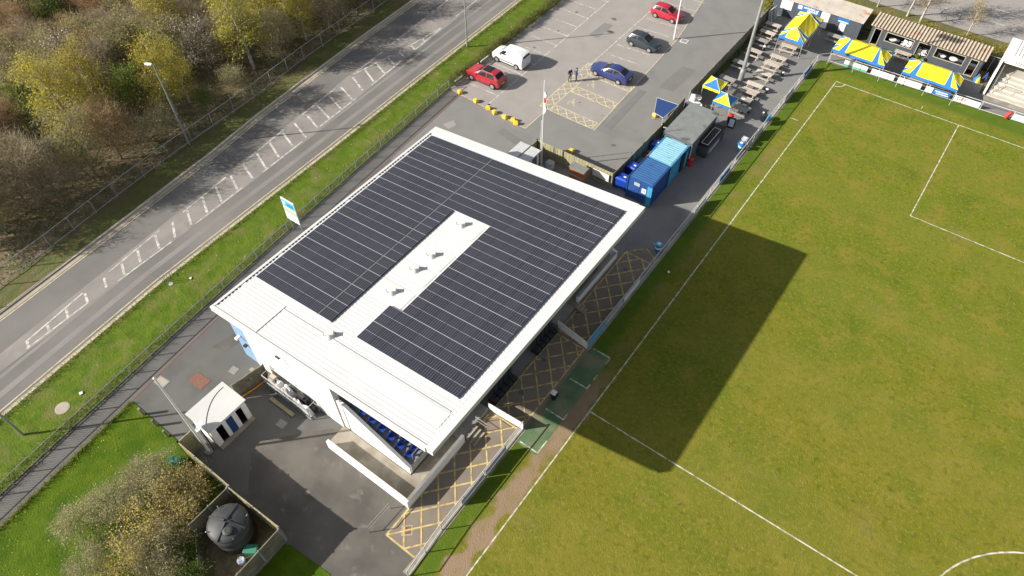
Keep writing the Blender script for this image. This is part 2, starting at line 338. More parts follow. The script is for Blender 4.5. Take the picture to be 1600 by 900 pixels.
# ------------------------------------------------------------------ the setting
struct('ground', MB().poly([(-700, -700, -.12), (700, -700, -.12), (700, 700, -.12), (-700, 700, -.12)]), 'earth')
KR = [(-34.2, -130), (-35.0, -95), (-35.6, -78), (-36.94, -62.7), (-37.63, -41.1), (-38.15, -28.7), (-38.87, -8.35), (-40, 20), (-42, 90)]      # right kerb
KL = [(-41.5, -130), (-43.4, -90), (-44.9, -72.8), (-46.0, -60), (-47.0, -49), (-47.93, -42.4), (-49.4, -25), (-50.0, -14), (-51, 5), (-54, 90)]  # left kerb
GR = [(-26, -130), (-28.9, -88), (-29.65, -81.3), (-30.06, -77.4), (-31.0, -67.9), (-32.3, -53.9), (-33.5, -38.3), (-34.33, -26.35), (-34.6, -12), (-34.8, 10), (-35.5, 90)]       # guard rail / back of verge
FF = [(-43, -130), (-46.4, -84), (-47.6, -71), (-48.1, -66), (-49.1, -58.5), (-49.8, -52), (-50.5, -40.3), (-51.5, -32), (-52.5, -16.2), (-53.5, 5), (-57, 90)]       # fence along the wood
def band(A, B, z): return MB().poly([(x, y, z) for x, y in A] + [(x, y, z) for x, y in B[::-1]])
def shift(pl, d): return [(x + d, y) for x, y in pl]
road = struct('road', band(KR, KL, -.06), 'asphalt_road')
def kerb(pl, side, name):
    mb = MB(); a = pl; b = shift(pl, side * .22)
    for (p, q, r, t) in zip(a, a[1:], b, b[1:]): mb.prism([p, q, t, r], -.11, .05)
    k = struct(name, mb, 'kerb')
    g = MB(); c = shift(pl, -side * (.2 if side > 0 else .5))
    for (p, q, r, t) in zip(a, a[1:], c, c[1:]): g.poly([(p[0], p[1], -.056), (q[0], q[1], -.056), (t[0], t[1], -.056), (r[0], r[1], -.056)])
    struct('gutter', g, 'gutter', road, world=False)
    g = MB(); c = shift(pl, -side * (.42 if side > 0 else .62)); e = shift(pl, -side * (.52 if side > 0 else .72))
    for (p, q, r, t) in zip(c, c[1:], e, e[1:]): g.poly([(p[0], p[1], -.052), (q[0], q[1], -.052), (t[0], t[1], -.052), (r[0], r[1], -.052)])
    struct('edge_line', g, 'line_cream', road, world=False)
kerb(KR, 1, 'kerb'); kerb(KL, -1, 'kerb')
# worn lighter wheel tracks: flat sheets of rubbed asphalt
mat('asphalt_rub', (0.235, 0.22, 0.205), .8, (0.195, 0.184, 0.172), .35, coord=W)
mb = MB()
for off, w in ((-1.75, .55), (-3.2, .35)):
    a = shift(KR, off - w / 2); b = shift(KR, off + w / 2)
    for (p, q, r, t) in zip(a, a[1:], b, b[1:]): mb.poly([(p[0], p[1], -.0562), (q[0], q[1], -.0562), (t[0], t[1], -.0562), (r[0], r[1], -.0562)])
struct('wheel_track', mb, 'asphalt_rub', road, world=False)
mat('asphalt_centre', (0.27, 0.247, 0.23), .85, (0.23, 0.212, 0.2), .5, coord=W, c3=(0.19, 0.178, 0.168), scale3=.35)
CA = [(-41.0, -76), (-42.0, -64.8), (-42.9, -55), (-43.6, -48), (-44.4, -39), (-45.2, -31), (-46.2, -18), (-46.9, 0), (-48, 20)]; CB = [(-39.4, -76), (-39.9, -64.8), (-40.1, -55), (-40.5, -46), (-41.1, -38), (-41.9, -28), (-42.7, -16), (-43.6, 0), (-44.5, 20)]
struct('road_centre', band(CA, CB, -.052), 'asphalt_centre', road, world=False)
MARKS = [(-41.6,-64.6,-42.2,-58.9),(-40.0,-64.8,-40.1,-59.1),(-41.5,-63.4,-40.2,-64.0),(-41.7,-61.6,-40.3,-62.3),(-42.0,-59.5,-40.3,-60.3),(-42.1,-57.5,-40.3,-58.6),(-42.4,-56.1,-43.0,-50.5),(-40.2,-56.4,-40.5,-50.6),(-42.3,-55.7,-40.4,-56.7),(-42.6,-53.7,-40.5,-54.8),(-42.7,-52.0,-40.6,-53.0),(-42.8,-50.1,-40.7,-51.0),(-43.2,-48.2,-40.7,-49.1),(-43.3,-47.7,-43.9,-42.1),(-40.6,-47.9,-40.9,-42.3),(-43.3,-46.3,-40.8,-47.3),(-43.5,-44.4,-41.0,-45.4),(-43.6,-42.5,-41.1,-43.4),(-43.8,-40.7,-41.1,-41.6),(-44.2,-39.2,-44.7,-33.7),(-41.2,-39.5,-41.5,-33.8),(-43.9,-38.9,-41.2,-39.8),(-44.1,-37.1,-41.4,-37.9),(-44.3,-35.1,-41.6,-36.0),(-44.4,-33.2,-41.7,-34.1),(-44.6,-31.1,-42.0,-32.2),(-44.9,-30.9,-45.3,-25.3),(-44.9,-30.9,-44.0,-25.3),(-41.8,-31.1,-42.3,-25.4),(-44.5,-29.2,-42.1,-30.3),(-44.1,-27.6,-42.2,-28.4),(-43.9,-25.9,-42.4,-26.5),(-43.7,-24.2,-42.5,-24.7),(-43.6,-22.8,-43.0,-17.0),(-42.5,-22.8,-43.0,-17.0),(-43.5,-22.4,-42.5,-22.8),(-43.4,-20.4,-42.8,-20.8),(-45.6,-22.5,-46.0,-16.9),(-46.3,-14.1,-46.9,-8.4),(-43.2,-14.3,-43.5,-9.8),(-43.8,-5.5,-44.1,-1),(-47.1,-5,-47.3,0),(-40.5,-73.1,-41.3,-67.4),(-39.8,-73.4,-40.0,-67.7),(-40.4,-73.0,-39.9,-73.2),(-40.6,-71.1,-40.0,-71.3),(-40.9,-69.2,-40.0,-69.6),(-41.1,-67.3,-40.1,-67.7),(-41.3,-65.3,-40.2,-65.8)]
for x0, y0, x1, y1 in MARKS:
    long_ = math.hypot(x1 - x0, y1 - y0) > 4
    struct('road_marking', MB().strip(x0, y0, x1, y1, .13 if long_ else .22, -.048 if long_ else -.044), 'line_white', road, world=False)

def grass_band(name, A, B, z, m):
    """a bank of grass with a gently uneven top"""
    mb = MB(); n = 6; ys = sorted({y for _, y in A} | {y for _, y in B} | set(np.arange(-128, 90, 1.6)))
    rows = [[(lerp_line(A, y) + (lerp_line(B, y) - lerp_line(A, y)) * k / n, y, z + (rnd.uniform(-.03, .05) if 0 < k < n else 0)) for k in range(n + 1)] for y in ys]
    for r, t in zip(rows, rows[1:]):
        for k in range(n): mb.poly([r[k], r[k + 1], t[k + 1], t[k]])
    return struct(name, mb, m, smooth=True)
grass_band('roadside_verge', shift(KR, .22), GR, .03, 'verge')
grass_band('woodside_verge', FF, shift(KL, -.22), .03, 'verge_far')
struct('woodland_floor', band(FF, [(-200, -130), (-200, 90)], -.02), 'litter')

# club tarmac and what is laid on it
struct('club_tarmac', MB().poly([(x, y, -.02) for x, y in GR] + [(-2.9, 90, -.02), (-2.9, -75.4, -.02), (-5, -90, -.02), (-10, -130, -.02)]), 'asphalt_club')
PATH_R = [(-27.2, -86), (-27.57, -82.5), (-28.76, -71.17), (-30.2, -58), (-31.6, -40), (-32.6, -26.6)]
GRc = [p for p in GR if -86 < p[1] < -26]
struct('footpath', MB().poly([(lerp_line(GR, -86), -86, -.012)] + [(x, y, -.012) for x, y in GRc] + [(x, y, -.012) for x, y in PATH_R[::-1]]), 'asphalt_path')
mb = MB()
for (a, b) in zip(PATH_R, PATH_R[1:]): mb.strip(*a, *b, .1, -.006)
e = struct('path_edging', mb, 'brick')
park = struct('car_park', MB().poly([(-34.5, -26.4, -.012), (-23.4, -27.1, -.012), (-23.35, -23.1, -.012), (-17.4, -23.1, -.012), (-18.4, -3, -.012), (-20.2, 9, -.012), (-24, 60, -.012), (-35, 60, -.012)]), 'asphalt_park')
def mark(x0, y0, x1, y1, w=.11, m='line_white', z=-.006, name='bay_line', p=park): return struct(name, MB().strip(x0, y0, x1, y1, w, z), m, p, world=False)
mark(-29.05, -26.2, -29.95, 12, z=-.003)
for k in range(13):
    y = -24.3 + 2.39 * k; mark(-33.3 - .05 * k, y, -29.2 - .03 * k, y + .05, .1)
mark(-24.05, -14.2, -24.2, 12, z=-.003)
for k in range(9):
    y = -10.3 + 2.36 * k; mark(-23.7, y, -19.5, y + .3, .1)
mark(-17.4, -23.1, -18.4, -3, .09, 'line_cream', -.003); mark(-18.4, -3, -20.2, 9, .09, 'line_cream', -.003)
mark(-33.8, -26.4, -23.4, -27.1, .09, 'line_cream', -.003); mark(-23.4, -27.1, -23.35, -23.1, .09, 'line_cream', -.003)
# accessible bays: cross-hatched yellow margins
YL = 'line_cream'
def hatch(x0, y0, x1, y1, step, slope, w, m, z, p, name='hatch_line', border=True):
    if border:
        for k, (a, b, c, d) in enumerate(((x0, y0, x1, y0), (x0, y1, x1, y1), (x0, y0, x0, y1), (x1, y0, x1, y1))): struct(name, MB().strip(a, b, c, d, w, z + .004 * (k > 1)), m, p, world=False)
    mb = [MB(), MB()]
    for s in (0, 1):
        k = slope if s == 0 else -slope; t = -80 * step
        while t < 80 * step:
            # y = y0 + t + k*(x-x0), clipped to the rectangle
            pts = []
            xa, xb = x0, x1
            ya, yb = y0 + t, y0 + t + k * (x1 - x0)
            if max(ya, yb) > y0 and min(ya, yb) < y1:
                f = lambda yy: x0 + (yy - y0 - t) / k
                if ya < y0: xa, ya = f(y0), y0
                if ya > y1: xa, ya = f(y1), y1
                if yb < y0: xb, yb = f(y0), y0
                if yb > y1: xb, yb = f(y1), y1
                if xb - xa > .05: o = struct(name, MB().strip(xa, ya, xb, yb, w, z + .008 + .003 * s), m, p, world=False)
            t += step
hatch(-24.4, -23.0, -23.15, -13.2, 1.15, 1.05, .1, YL, -.008, park)
for ya in (-23.05, -18.9, -15.15): hatch(-23.0, ya, -17.75, ya + 1.15, 1.2, 1.05, .1, YL, -.008, park)
def wheelchair(cx, cy):
    mb = MB(); c = .32
    pts = [(cx + c * math.cos(t), cy - .1 + c * math.sin(t)) for t in np.linspace(-.3, 4.4, 12)]
    for a, b in zip(pts, pts[1:]): mb.strip(*a, *b, .07, -.004)
    for a, b in (((cx, cy + .55), (cx + .02, cy)), ((cx, cy), (cx + .4, cy)), ((cx + .4, cy), (cx + .62, cy - .45)), ((cx, cy + .3), (cx + .35, cy + .3))): mb.strip(*a, *b, .08, -.001)
    mb.poly([(cx - .08 + .11 * math.cos(t), cy + .7 + .11 * math.sin(t), -.001) for t in np.linspace(0, 6.28, 9)[:-1]])
    return struct('wheelchair_symbol', mb, YL, park, world=False)
wheelchair(-21.9, -20.6); wheelchair(-21.9, -16.6)
struct('asphalt_patch', MB().poly([(-30.9, -31.6, -.008), (-29.9, -31.9, -.008), (-29.6, -30.9, -.008), (-30.4, -30.4, -.008)]), 'asphalt_park')
# repairs and stains in the tarmac
for pts_, m_ in (([(-27.5, -8.2), (-26.3, -8.0), (-26.2, -4.6), (-27.4, -4.8)], 'asphalt_club'), ([(-15.6, -12.5), (-13.9, -12.3), (-13.7, -7.2), (-15.3, -7.4)], 'asphalt_mend'), ([(-25.5, -29.4), (-22.0, -29.9), (-21.9, -28.9), (-25.3, -28.4)], 'asphalt_mend'), ([(-16.9, -22.0), (-16.0, -22.0), (-16.3, -14.0), (-17.1, -14.1)], 'asphalt_mend'), ([(-27.8, -64.5), (-26.6, -64.2), (-25.7, -59.5), (-26.7, -59.4)], 'asphalt_yard')):
    struct('asphalt_patch', MB().poly([(x_, y_, -.009) for x_, y_ in pts_]), m_)
mat('oil', (0.10, 0.095, 0.09), .6, (0.15, 0.142, 0.134), 3, coord=W)
for x_, y_, r_ in ((-26.9, -3.4, .35), (-31.3, -14.2, .22), (-31.0, -9.6, .18), (-31.5, -4.7, .2), (-21.2, -20.0, .14), (-19.6, -18.9, .12), (-22.0, -3.6, .16), (-21.4, 3.9, .2), (-18.0, -20.5, .13), (-14.5, -24.0, .25), (-12.5, -68.5, .2), (-9.5, -66.3, .25)):
    struct('oil_spot', MB().poly([(x_ + r_ * rnd.uniform(.6, 1.2) * math.cos(t), y_ + r_ * rnd.uniform(.5, 1.1) * math.sin(t), -.0045) for t in np.linspace(0, 6.28, 11)[:-1]]), 'oil')
struct('south_tarmac', MB().poly([(-29.6, -63.5, -.0165), (-28.8, -71.3, -.0165), (-11.0, -71.8, -.0165), (-5.2, -74.0, -.0165), (-2.95, -72, -.0165), (-2.95, -63, -.0165), (-14, -62.5, -.0165), (-24.5, -62.5, -.0165), (-24.5, -40, -.0165), (-31.7, -39, -.0165), (-30.2, -58, -.0165)]), 'asphalt_south')
# service yard south of the stand
struct('service_yard', MB().poly([(-18.6, -68.2, -.008), (-13.9, -63.1, -.008), (-6.1, -63.1, -.008), (-6.0, -67.4, -.008), (-3.2, -67.6, -.008), (-3.0, -72, -.008), (-11.2, -71.6, -.008), (-15.5, -71.3, -.008)]), 'asphalt_yard')
struct('spectator_walkway', MB().poly([(-6.15, -67.5, -.003), (-2.95, -67.6, -.003), (-2.95, -34.0, -.003), (-4.65, -34.4, -.003), (-6.25, -36, -.003)]), 'asphalt_walk')
WK = bpy.data.objects['spectator_walkway']
for (ya, yb) in ((-67.45, -55.9), (-55.6, -47.0), (-46.6, -35.9)): hatch(-6.0, ya, -3.35, yb, 1.8, 1.17, .115, 'line_yellow', .001, WK)
for a in ((-6.0, -35.9, -4.7, -34.5), (-4.7, -34.5, -3.3, -35.3)): struct('hatch_line', MB().strip(*a, .09, .004), 'line_yellow', WK, world=False)
struct('walkway_line', MB().strip(-4.9, -33.3, -3.3, -34.3, .07, .004), 'line_white', WK, world=False)
struct('fence_footing', MB().box(-3.5, -68.6, -.05, -2.98, -55.6, .03).box(-3.5, -46.8, -.05, -2.98, 3.0, .03), 'concrete')
struct('terrace_path', MB().poly([(-3.5, 3.0, -.004), (60, 7.4, -.004), (60, 11, -.004), (14, 7.0, -.004), (13.4, 7.0, -.004), (13.4, 9, -.004), (-3.5, 9.5, -.004)]), 'asphalt_club')
# brick and iron covers in the tarmac: each one its own small thing
def cover(x, y, w, d, m, frame, label, cat, rz=0.1, name='manhole_cover'):
    t = thing(name, label, cat, (x, y, -.012), rz)
    build('frame', MB().box(-w / 2, -d / 2, -.02, w / 2, d / 2, .014), frame, t, False); build('lid', MB().box(-w / 2 + .09, -d / 2 + .09, -.02, w / 2 - .09, d / 2 - .09, .02), m, t, False)
def round_cover(x, y, r, label):
    t = thing('drain_cover', label, 'drain cover', (x, y, 0)); build('rim', MB().lathe([(r, -.02), (r, .012)], n=16), 'concrete_grey', t, False); build('lid', MB().lathe([(r * .8, -.02), (r * .8, .018)], n=16), 'asphalt_path', t, False)
cover(-17.58, -2.65, .9, .8, 'concrete_grey', 'white_paint', 'pale square manhole cover beside the white car park lamp post', 'manhole cover')
cover(-26.0, -67.1, 1.5, 1.0, 'brick', 'brick', 'rectangular patch of red brick in the tarmac by the small white block', 'brick patch', .05, 'brick_patch')
cover(-24.6, -64.9, .65, .6, 'concrete_grey', 'concrete', 'small pale manhole cover between brick patch and the blue wall', 'manhole cover')
cover(-23.5, -64.0, .32, .3, 'concrete', 'concrete', 'tiny pale stopcock lid beside the blue wall corner', 'stopcock lid', .1, 'stopcock_lid')
cover(-28.3, -68.9, 1.1, .75, 'gutter', 'concrete_grey', 'faded brown inspection cover on the footpath near the tall white mast', 'manhole cover')
cover(-18.0, -65.9, .7, .6, 'concrete_grey', 'concrete_grey', 'grey manhole cover in the dark yard near the gas cage', 'manhole cover')
cover(-5.1, -66.4, .75, .7, 'brick', 'gutter', 'reddish square cover inside the yellow hatching by the terrace corner', 'manhole cover', .7)
round_cover(-5.37, -49.75, .3, 'round grey drain cover in front of the farther dugout seats')
round_cover(-5.14, -53.2, .3, 'round grey drain cover in front of the nearer dugout seats')
round_cover(-4.99, -37.77, .28, 'round grey drain cover in hatching beyond the white board partition')
t = thing('verge_cover', 'large tan concrete cover set in the roadside verge', 'manhole cover', (-32.4, -74.8, .05)); build('lid', MB().lathe([(.55, -.05), (.55, .03), (.45, .04)], n=14), 'gutter', t, False)

# lawn behind the yard, small grass by the yard, pitch
def soft_sheet(name, pts, z, m): return struct(name, MB().prism(pts, -.1, z), m)
soft_sheet('lawn', [(-28.7, -71.3), (-23.05, -71.35), (-16, -71.7), (-11.2, -75.6), (-8, -80), (-8, -100), (-27.2, -100), (-27.1, -86), (-27.5, -82.5)], .03, 'lawn')
soft_sheet('grass_corner', [(-11.05, -71.9), (-10.6, -71.7), (-7.2, -71.5), (-5.5, -74), (-5, -90), (-8.2, -90), (-11.05, -76)], .02, 'lawn')
struct('compound_floor', MB().poly([(-15.9, -71.8, .036), (-11.15, -71.65, .036), (-11.05, -76.5, .036), (-13.4, -76.5, .036), (-15.8, -75.0, .036)]), 'litter')
pitch = struct('football_pitch', MB().poly([(-3.0, 3.0, .01), (-3.0, -130, .01), (90, -130, .01), (90, 8.8, .01)]), 'pitch_grass')
def pl(x0, y0, x1, y1, z=.016, name='pitch_line'): return struct(name, MB().strip(x0, y0, x1, y1, .095, z), 'line_pitch', pitch, world=False)
LH, WD = 51.5, 66.6; B = (WD - 40.32) / 2
pl(0, .05, 0, -103); pl(-.05, 0, WD + .05, 0, .020); pl(0, -LH, WD, -LH, .020); pl(WD, 0, WD, -103)
pl(B, -.05, B, -16.5, .024); pl(WD - B, -.05, WD - B, -16.5, .024); pl(B, -16.5, WD - B, -16.5, .028)
def arc(cx, cy, r, a0, a1, z):
    mb = MB(); n = max(8, int(r * 7 * abs(a1 - a0) / 6.28)); A = np.linspace(a0, a1, n + 1)
    for a, b in zip(A, A[1:]):
        q = [(cx + rr * math.cos(t), cy + rr * math.sin(t), z) for rr, t in ((r - .055, a), (r + .055, a), (r + .055, b), (r - .055, b))]; mb.poly(q)
    struct('pitch_line', mb, 'line_pitch', pitch, world=False)
arc(WD / 2, -LH, 9.15, 0, 6.2832, .026); arc(0, 0, 1.0, -1.5708, 0, .028)
pl(9.15, .5, 9.15, 1.0); pl(-1.6, -9.15, -.8, -9.15)
for k, (ya, yb) in enumerate(((-50.0, -46.5), (-53.3, -50.0), (-56.8, -53.3))):
    mt = struct('turf_mat', MB().poly([(-3.0, ya, .014), (-1.2, ya, .014), (-1.2, yb, .014), (-3.0, yb, .014)]), 'turf_mat', pitch, world=False)
for ya in (-46.5, -49.95, -53.25, -56.6): struct('box_line', MB().strip(-2.8, ya, -1.2, ya, .1, .020), 'line_pitch', pitch, world=False)
for ya, yb in ((-46.5, -47.2), (-48.4, -49.0), (-49.5, -50.0), (-52.6, -53.3), (-55.4, -56.6)): struct('box_line', MB().strip(-1.22, ya, -1.22, yb, .1, .024), 'line_pitch', pitch, world=False)
# far road behind the sheds
far = struct('far_road', MB().poly([(-12, 19.2, -.02), (80, 19.2, -.02), (80, 60, -.02), (-18, 60, -.02)]), 'asphalt_park')
struct('hedge_bank', MB().prism([(-11, 12.6), (34, 12.6), (34, 19.2), (-11.5, 19.2)], -.1, .04), 'verge_far')
for k in range(-3, 8): struct('road_marking', MB().strip(1.9 + 3.1 * k, 23.1, 3.3 + 3.1 * k, 23.1, .13, -.012), 'line_white', far, world=False)
for k in range(-2, 6): struct('road_marking', MB().strip(8.4 + 6.4 * k, 26.4, 12.3 + 6.4 * k, 26.6, .14, -.012), 'line_white', far, world=False)
# ------------------------------------------------------------------ grandstand with the solar roof
def roof_z(x): return 6.2 + 2.2 / 21.4 * (x + 25.7)
st = thing('grandstand', 'white grandstand clubhouse with dark solar panels over its sloping roof', 'grandstand', (-15, -51, 0))
X0, X1, Y0, Y1 = -25.65, -4.15, -63.7, -38.25
mb = MB(); mb.prism([(X0 + .3, Y0), (X1, Y0), (X1, Y1), (X0 + .3, Y1)], lambda x, y: roof_z(x) - .22, lambda x, y: roof_z(x))
n = int((Y1 - Y0 - .5) / .333)
for k in range(n + 1):                                             # the standing ribs of the roof sheet
    y = Y0 + .3 + k * .333
    mb.prism([(X0 + .34, y - .05), (X1 - .55, y - .05), (X1 - .55, y + .05), (X0 + .34, y + .05)], lambda x, y: roof_z(x) - .01, lambda x, y: roof_z(x) + .018)
roof = build('roof', mb, 'white_roof', st)
mb = MB(); mb.prism([(X1 - .5, Y0 - .03), (X1 + .06, Y0 - .03), (X1 + .06, Y1 + .03), (X1 - .5, Y1 + .03)], lambda x, y: roof_z(x) - .42, lambda x, y: roof_z(x) + .07)
build('eaves_fascia', mb, 'white_roof', roof)
for y0, y1, nm in ((Y0 - .1, Y0 + .16, 'verge_flashing'), (Y1 - .75, Y1 + .1, 'verge_flashing')):
    mb = MB(); mb.prism([(X0, y0), (X1 - .5, y0), (X1 - .5, y1), (X0, y1)], lambda x, y: roof_z(x) - .40, lambda x, y: roof_z(x) + .065); build(nm, mb, 'white_roof', roof)
mb = MB(); mb.prism([(X0 - .02, Y0 + .16), (X0 + .22, Y0 + .16), (X0 + .22, Y1 - .75), (X0 - .02, Y1 - .75)], lambda x, y: roof_z(x) - .3, lambda x, y: roof_z(x) + .02); build('gutter', mb, 'white_roof', roof)
mb = MB()
for k in range(n):                                                 # dark boxes stand in for shade in the open rib ends above the gutter
    y = Y0 + .3 + (k + .5) * .333
    if y < Y1 - .8 and (k % 11 != 7): mb.box(X0 + .24, y - .09, roof_z(X0) - .02, X0 + .36, y + .09, roof_z(X0) + .075)
build('rib_end_shade', mb, 'dark_metal', roof)['kind'] = 'stuff'
# flashing step and cable tray in front of the panels
mb = MB(); mb.prism([(-20.84, -63.5), (-20.76, -63.5), (-20.76, -60.7), (-20.84, -60.7)], lambda x, y: roof_z(x), lambda x, y: roof_z(x) + .06); build('step_flashing', mb, 'white_roof', roof)
mb = MB(); mb.prism([(-20.84, -60.98), (-5.0, -60.98), (-5.0, -60.9), (-20.84, -60.9)], lambda x, y: roof_z(x), lambda x, y: roof_z(x) + .05); build('cable_tray', mb, 'rail_paint', roof)
mb = MB(); mb.prism([(-15.2, -62.2), (-4.9, -62.2), (-4.9, -61.05), (-15.2, -61.05)], lambda x, y: roof_z(x) + .01, lambda x, y: roof_z(x) + .03); build('flat_sheet', mb, 'white_roof', roof)
for ya, yb in ((-48.3, -46.55), (-52.2, -50.2), (-53.9, -52.4), (-56.4, -54.7)):   # flat soaker sheets round the cowls
    mb = MB(); mb.prism([(-16.6, ya), (-13.4, ya), (-13.4, yb), (-16.6, yb)], lambda x, y: roof_z(x) + .01, lambda x, y: roof_z(x) + .03); build('flat_sheet', mb, 'white_roof', roof)
def cowl(x, y):
    mb = MB(); z = roof_z(x) + .04
    mb.lathe([(.42, z), (.40, z + .04), (.27, z + .16), (.22, z + .30)], x, y, 14)
    c = build('vent_cowl', mb, 'white_roof', roof, smooth=True)
    sl_ = MB(); sl_.bar((x - .24, y - .22, z + .24), (x + .24, y + .22, z + .30), .34, .12)
    # louvred hood: thing > roof > vent_cowl is already three deep, so the hood is a sibling
    build('cowl_hood', sl_, 'roof_grey', roof); build('cowl_slot', MB().bar((x - .27, y - .25, z + .23), (x - .23, y - .21, z + .245), .28, .08), 'cabin_grey', roof)
for p in ((-15.2, -47.3), (-15.0, -51.1), (-15.1, -52.9), (-15.05, -55.5), (-16.0, -60.85)): cowl(*p)
# solar panels, one object each
pit = 1.708
def panel_mesh(w):
    mb = MB(); l = pit - .024; w2 = (w - .002) / 2
    for s in (-1, 1):                                              # two half-cell fields in one frame
        yc = s * l / 4; mb.box(-w2 + .008, yc - l / 4 + (.012 if s > 0 else .012), .0, w2 - .008, yc + l / 4 - (.012 if s > 0 else .012), .038, 0)
    mb.box(-w2, -l / 2 + .006, -.04, w2, l / 2 - .006, .026, 1)
    for s in (-1, 1): mb.box(-w2, s * l / 2 - .009, -.07, w2, s * l / 2 + .009, .034, 2)
    mb.box(-w2 + .02, -.006, .02, w2 - .02, .006, .042, 2)
    return mesh_of('solar_panel', mb, ['solar_cells', 'panel_frame', 'alu'])
PM = {w: panel_mesh(w) for w in (1.14, 1.13, 1.28)}
ang = math.atan(2.2 / 21.4)
def panel(xc, row, w):
    o = link('solar_panel', PM[w], roof, (xc + 15, -39.45 - pit * (row + .5) + 51, roof_z(xc) + .115), (0, -ang, 0))
for r in range(12):
    for k in range(6): panel(-25.0 + 1.14 * (k + .5), r, 1.14)
    panel(-18.08 + .64, r, 1.28)
    if r < 4:
        for k in (1, 2): panel(-18.08 + 1.28 * (k + .5), r, 1.28)
    for k in range(8):
        x = -5.2 - 1.13 * (k + .5)
        if r < 4 or k < 7 or r >= 10: panel(x, r, 1.13)
mb = MB(); mb.prism([(-18.14, -59.9), (-18.10, -59.9), (-18.10, -39.5), (-18.14, -39.5)], lambda x, y: roof_z(x), lambda x, y: roof_z(x) + .14); build('panel_clamp_rail', mb, 'galv', roof)
# walls
WZ = lambda x, y: roof_z(x) - .225
build('gable_wall', MB().prism([(-23.3, -63.35), (-14.0, -63.35), (-14.0, -63.1), (-23.3, -63.1)], 0, WZ), 'white_wall', st)
build('corner_cladding', MB().prism([(-24.95, -63.3), (-23.3, -63.3), (-23.3, -63.1), (-24.95, -63.1)], 0, WZ), 'pale_blue_wall', st)
build('road_wall', MB().prism([(-24.95, -63.1), (-24.75, -63.1), (-24.75, -38.7), (-24.95, -38.7)], 0, WZ), 'pale_blue_wall', st)
build('north_wall', MB().prism([(-24.75, -38.9), (-14.0, -38.9), (-14.0, -38.7), (-24.75, -38.7)], 0, WZ), 'white_wall', st)
build('stand_back_wall', MB().prism([(-14.2, -63.1), (-14.0, -63.1), (-14.0, -38.9), (-14.2, -38.9)], 0, WZ), 'white_wall', st)
for y in (-63.25, -39.0):                                          # sloping end walls of the seating
    mb = MB(); P = [(-14.0, 0), (-7.5, 0), (-7.5, 1.15), (-13.3, 3.9), (-14.0, 3.9)]
    i0 = [(x, y, z) for x, z in P]; i1 = [(x, y + .2, z) for x, z in P]; mb.poly(i0); mb.poly(i1[::-1])
    for k in range(5): q = (k + 1) % 5; mb.poly([i0[k], i1[k], i1[q], i0[q]])
    w = build('end_wall', mb, 'white_wall', st)
    mb = MB(); mb.bar((-13.3, y + .1, 3.93), (-7.5, y + .1, 1.18), .24, .05); build('coping', mb, 'rail_paint', w)
    build('end_post', MB().tube((-13.6, y + .1, 3.9), (-13.6, y + .1, 4.9), .04), 'galv', w)
TR = [(-13.9 + .8 * k, 3.65 - .36 * k) for k in range(8)]
for k, (x, z) in enumerate(TR): build('tier', MB().box(x, -63.05, 0, x + .8, -39.0, z), 'concrete_grey', st)
sm = MB(); sm.prism([(-.2, -.2), (.12, -.21), (.2, -.16), (.2, .16), (.12, .21), (-.2, .2)], .38, .44); sm.prism([(-.26, -.19), (-.2, -.21), (-.2, .21), (-.26, .19)], .40, .80); sm.box(-.22, -.05, 0, -.1, .05, .4)
SEAT = mesh_of('seat', sm, 'seat_blue')
for k, (x, z) in enumerate(TR):
    for j in range(14): link('seat', SEAT, st, (x + .38 + 15, -62.55 + .56 * j + (0 if j < 6 else .9) + 51, z))
build('end_rail', MB().path([(-7.7, -62.6, .9), (-7.7, -62.6, 1.9), (-7.7, -61.2, 1.9), (-7.7, -61.2, .9)], .03), 'galv', st)
build('security_camera', MB().box(-24.4, -63.75, 3.1, -24.15, -63.35, 3.25), 'white_plastic', st); build('wall_lamp', MB().box(-24.0, -63.6, 2.3, -23.7, -63.3, 2.4), 'dark_metal', st)
build('wall_lamp', MB().box(-19.6, -63.5, 4.6, -19.2, -63.35, 4.72), 'dark_metal', st); build('wall_pipe', MB().tube((-18.6, -63.42, 5.3), (-18.2, -63.42, 4.3), .03), 'rail_paint', st)
for y in (-57.0, -51.0, -45.0, -39.3): build('roof_column', MB().box(-7.62, y - .1, .8, -7.42, y + .1, roof_z(-7.5) - .22), 'white_paint', st)

# terrace in front of the stand
struct('terrace_floor', MB().box(-14.0, -65.0, -.05, -6.2, -63.3, .16).box(-7.4, -63.3, -.05, -6.2, -59.2, .161).box(-7.4, -44.2, -.05, -6.2, -37.2, .161), 'concrete')
struct('terrace_floor', MB().box(-7.45, -59.18, -.05, -6.2, -55.95, .40).box(-7.45, -46.5, -.05, -6.2, -44.22, .40), 'concrete_grey')
def low_wall(pts, h, label, t=.2, name='terrace_wall'):
    w = thing(name, label, 'wall', (pts[0][0], pts[0][1], 0))
    for k, (a, b) in enumerate(zip(pts, pts[1:])):
        L_ = math.hypot(b[0] - a[0], b[1] - a[1]); d = ((b[0] - a[0]) / L_, (b[1] - a[1]) / L_); e = (a[0] + d[0] * t * .5 * (k > 0), a[1] + d[1] * t * .5 * (k > 0)); f = (b[0] + d[0] * t * .5, b[1] + d[1] * t * .5)
        build('panel', MB().bar((e[0], e[1], h / 2), (f[0], f[1], h / 2), t, h), 'white_wall', w)
        build('coping', MB().bar((e[0], e[1], h + .02), (f[0], f[1], h + .02), t + .05, .05), 'white_paint' if k == 0 else 'concrete_grey', w)
low_wall([(-13.75, -65.1), (-6.1, -65.1), (-6.1, -59.1)], .95, 'L shaped low white wall round the near terrace end')
low_wall([(-7.0, -37.1), (-6.35, -37.3), (-6.35, -43.4)], 1.0, 'low pale wall under the roof edge beside far yellow hatching')
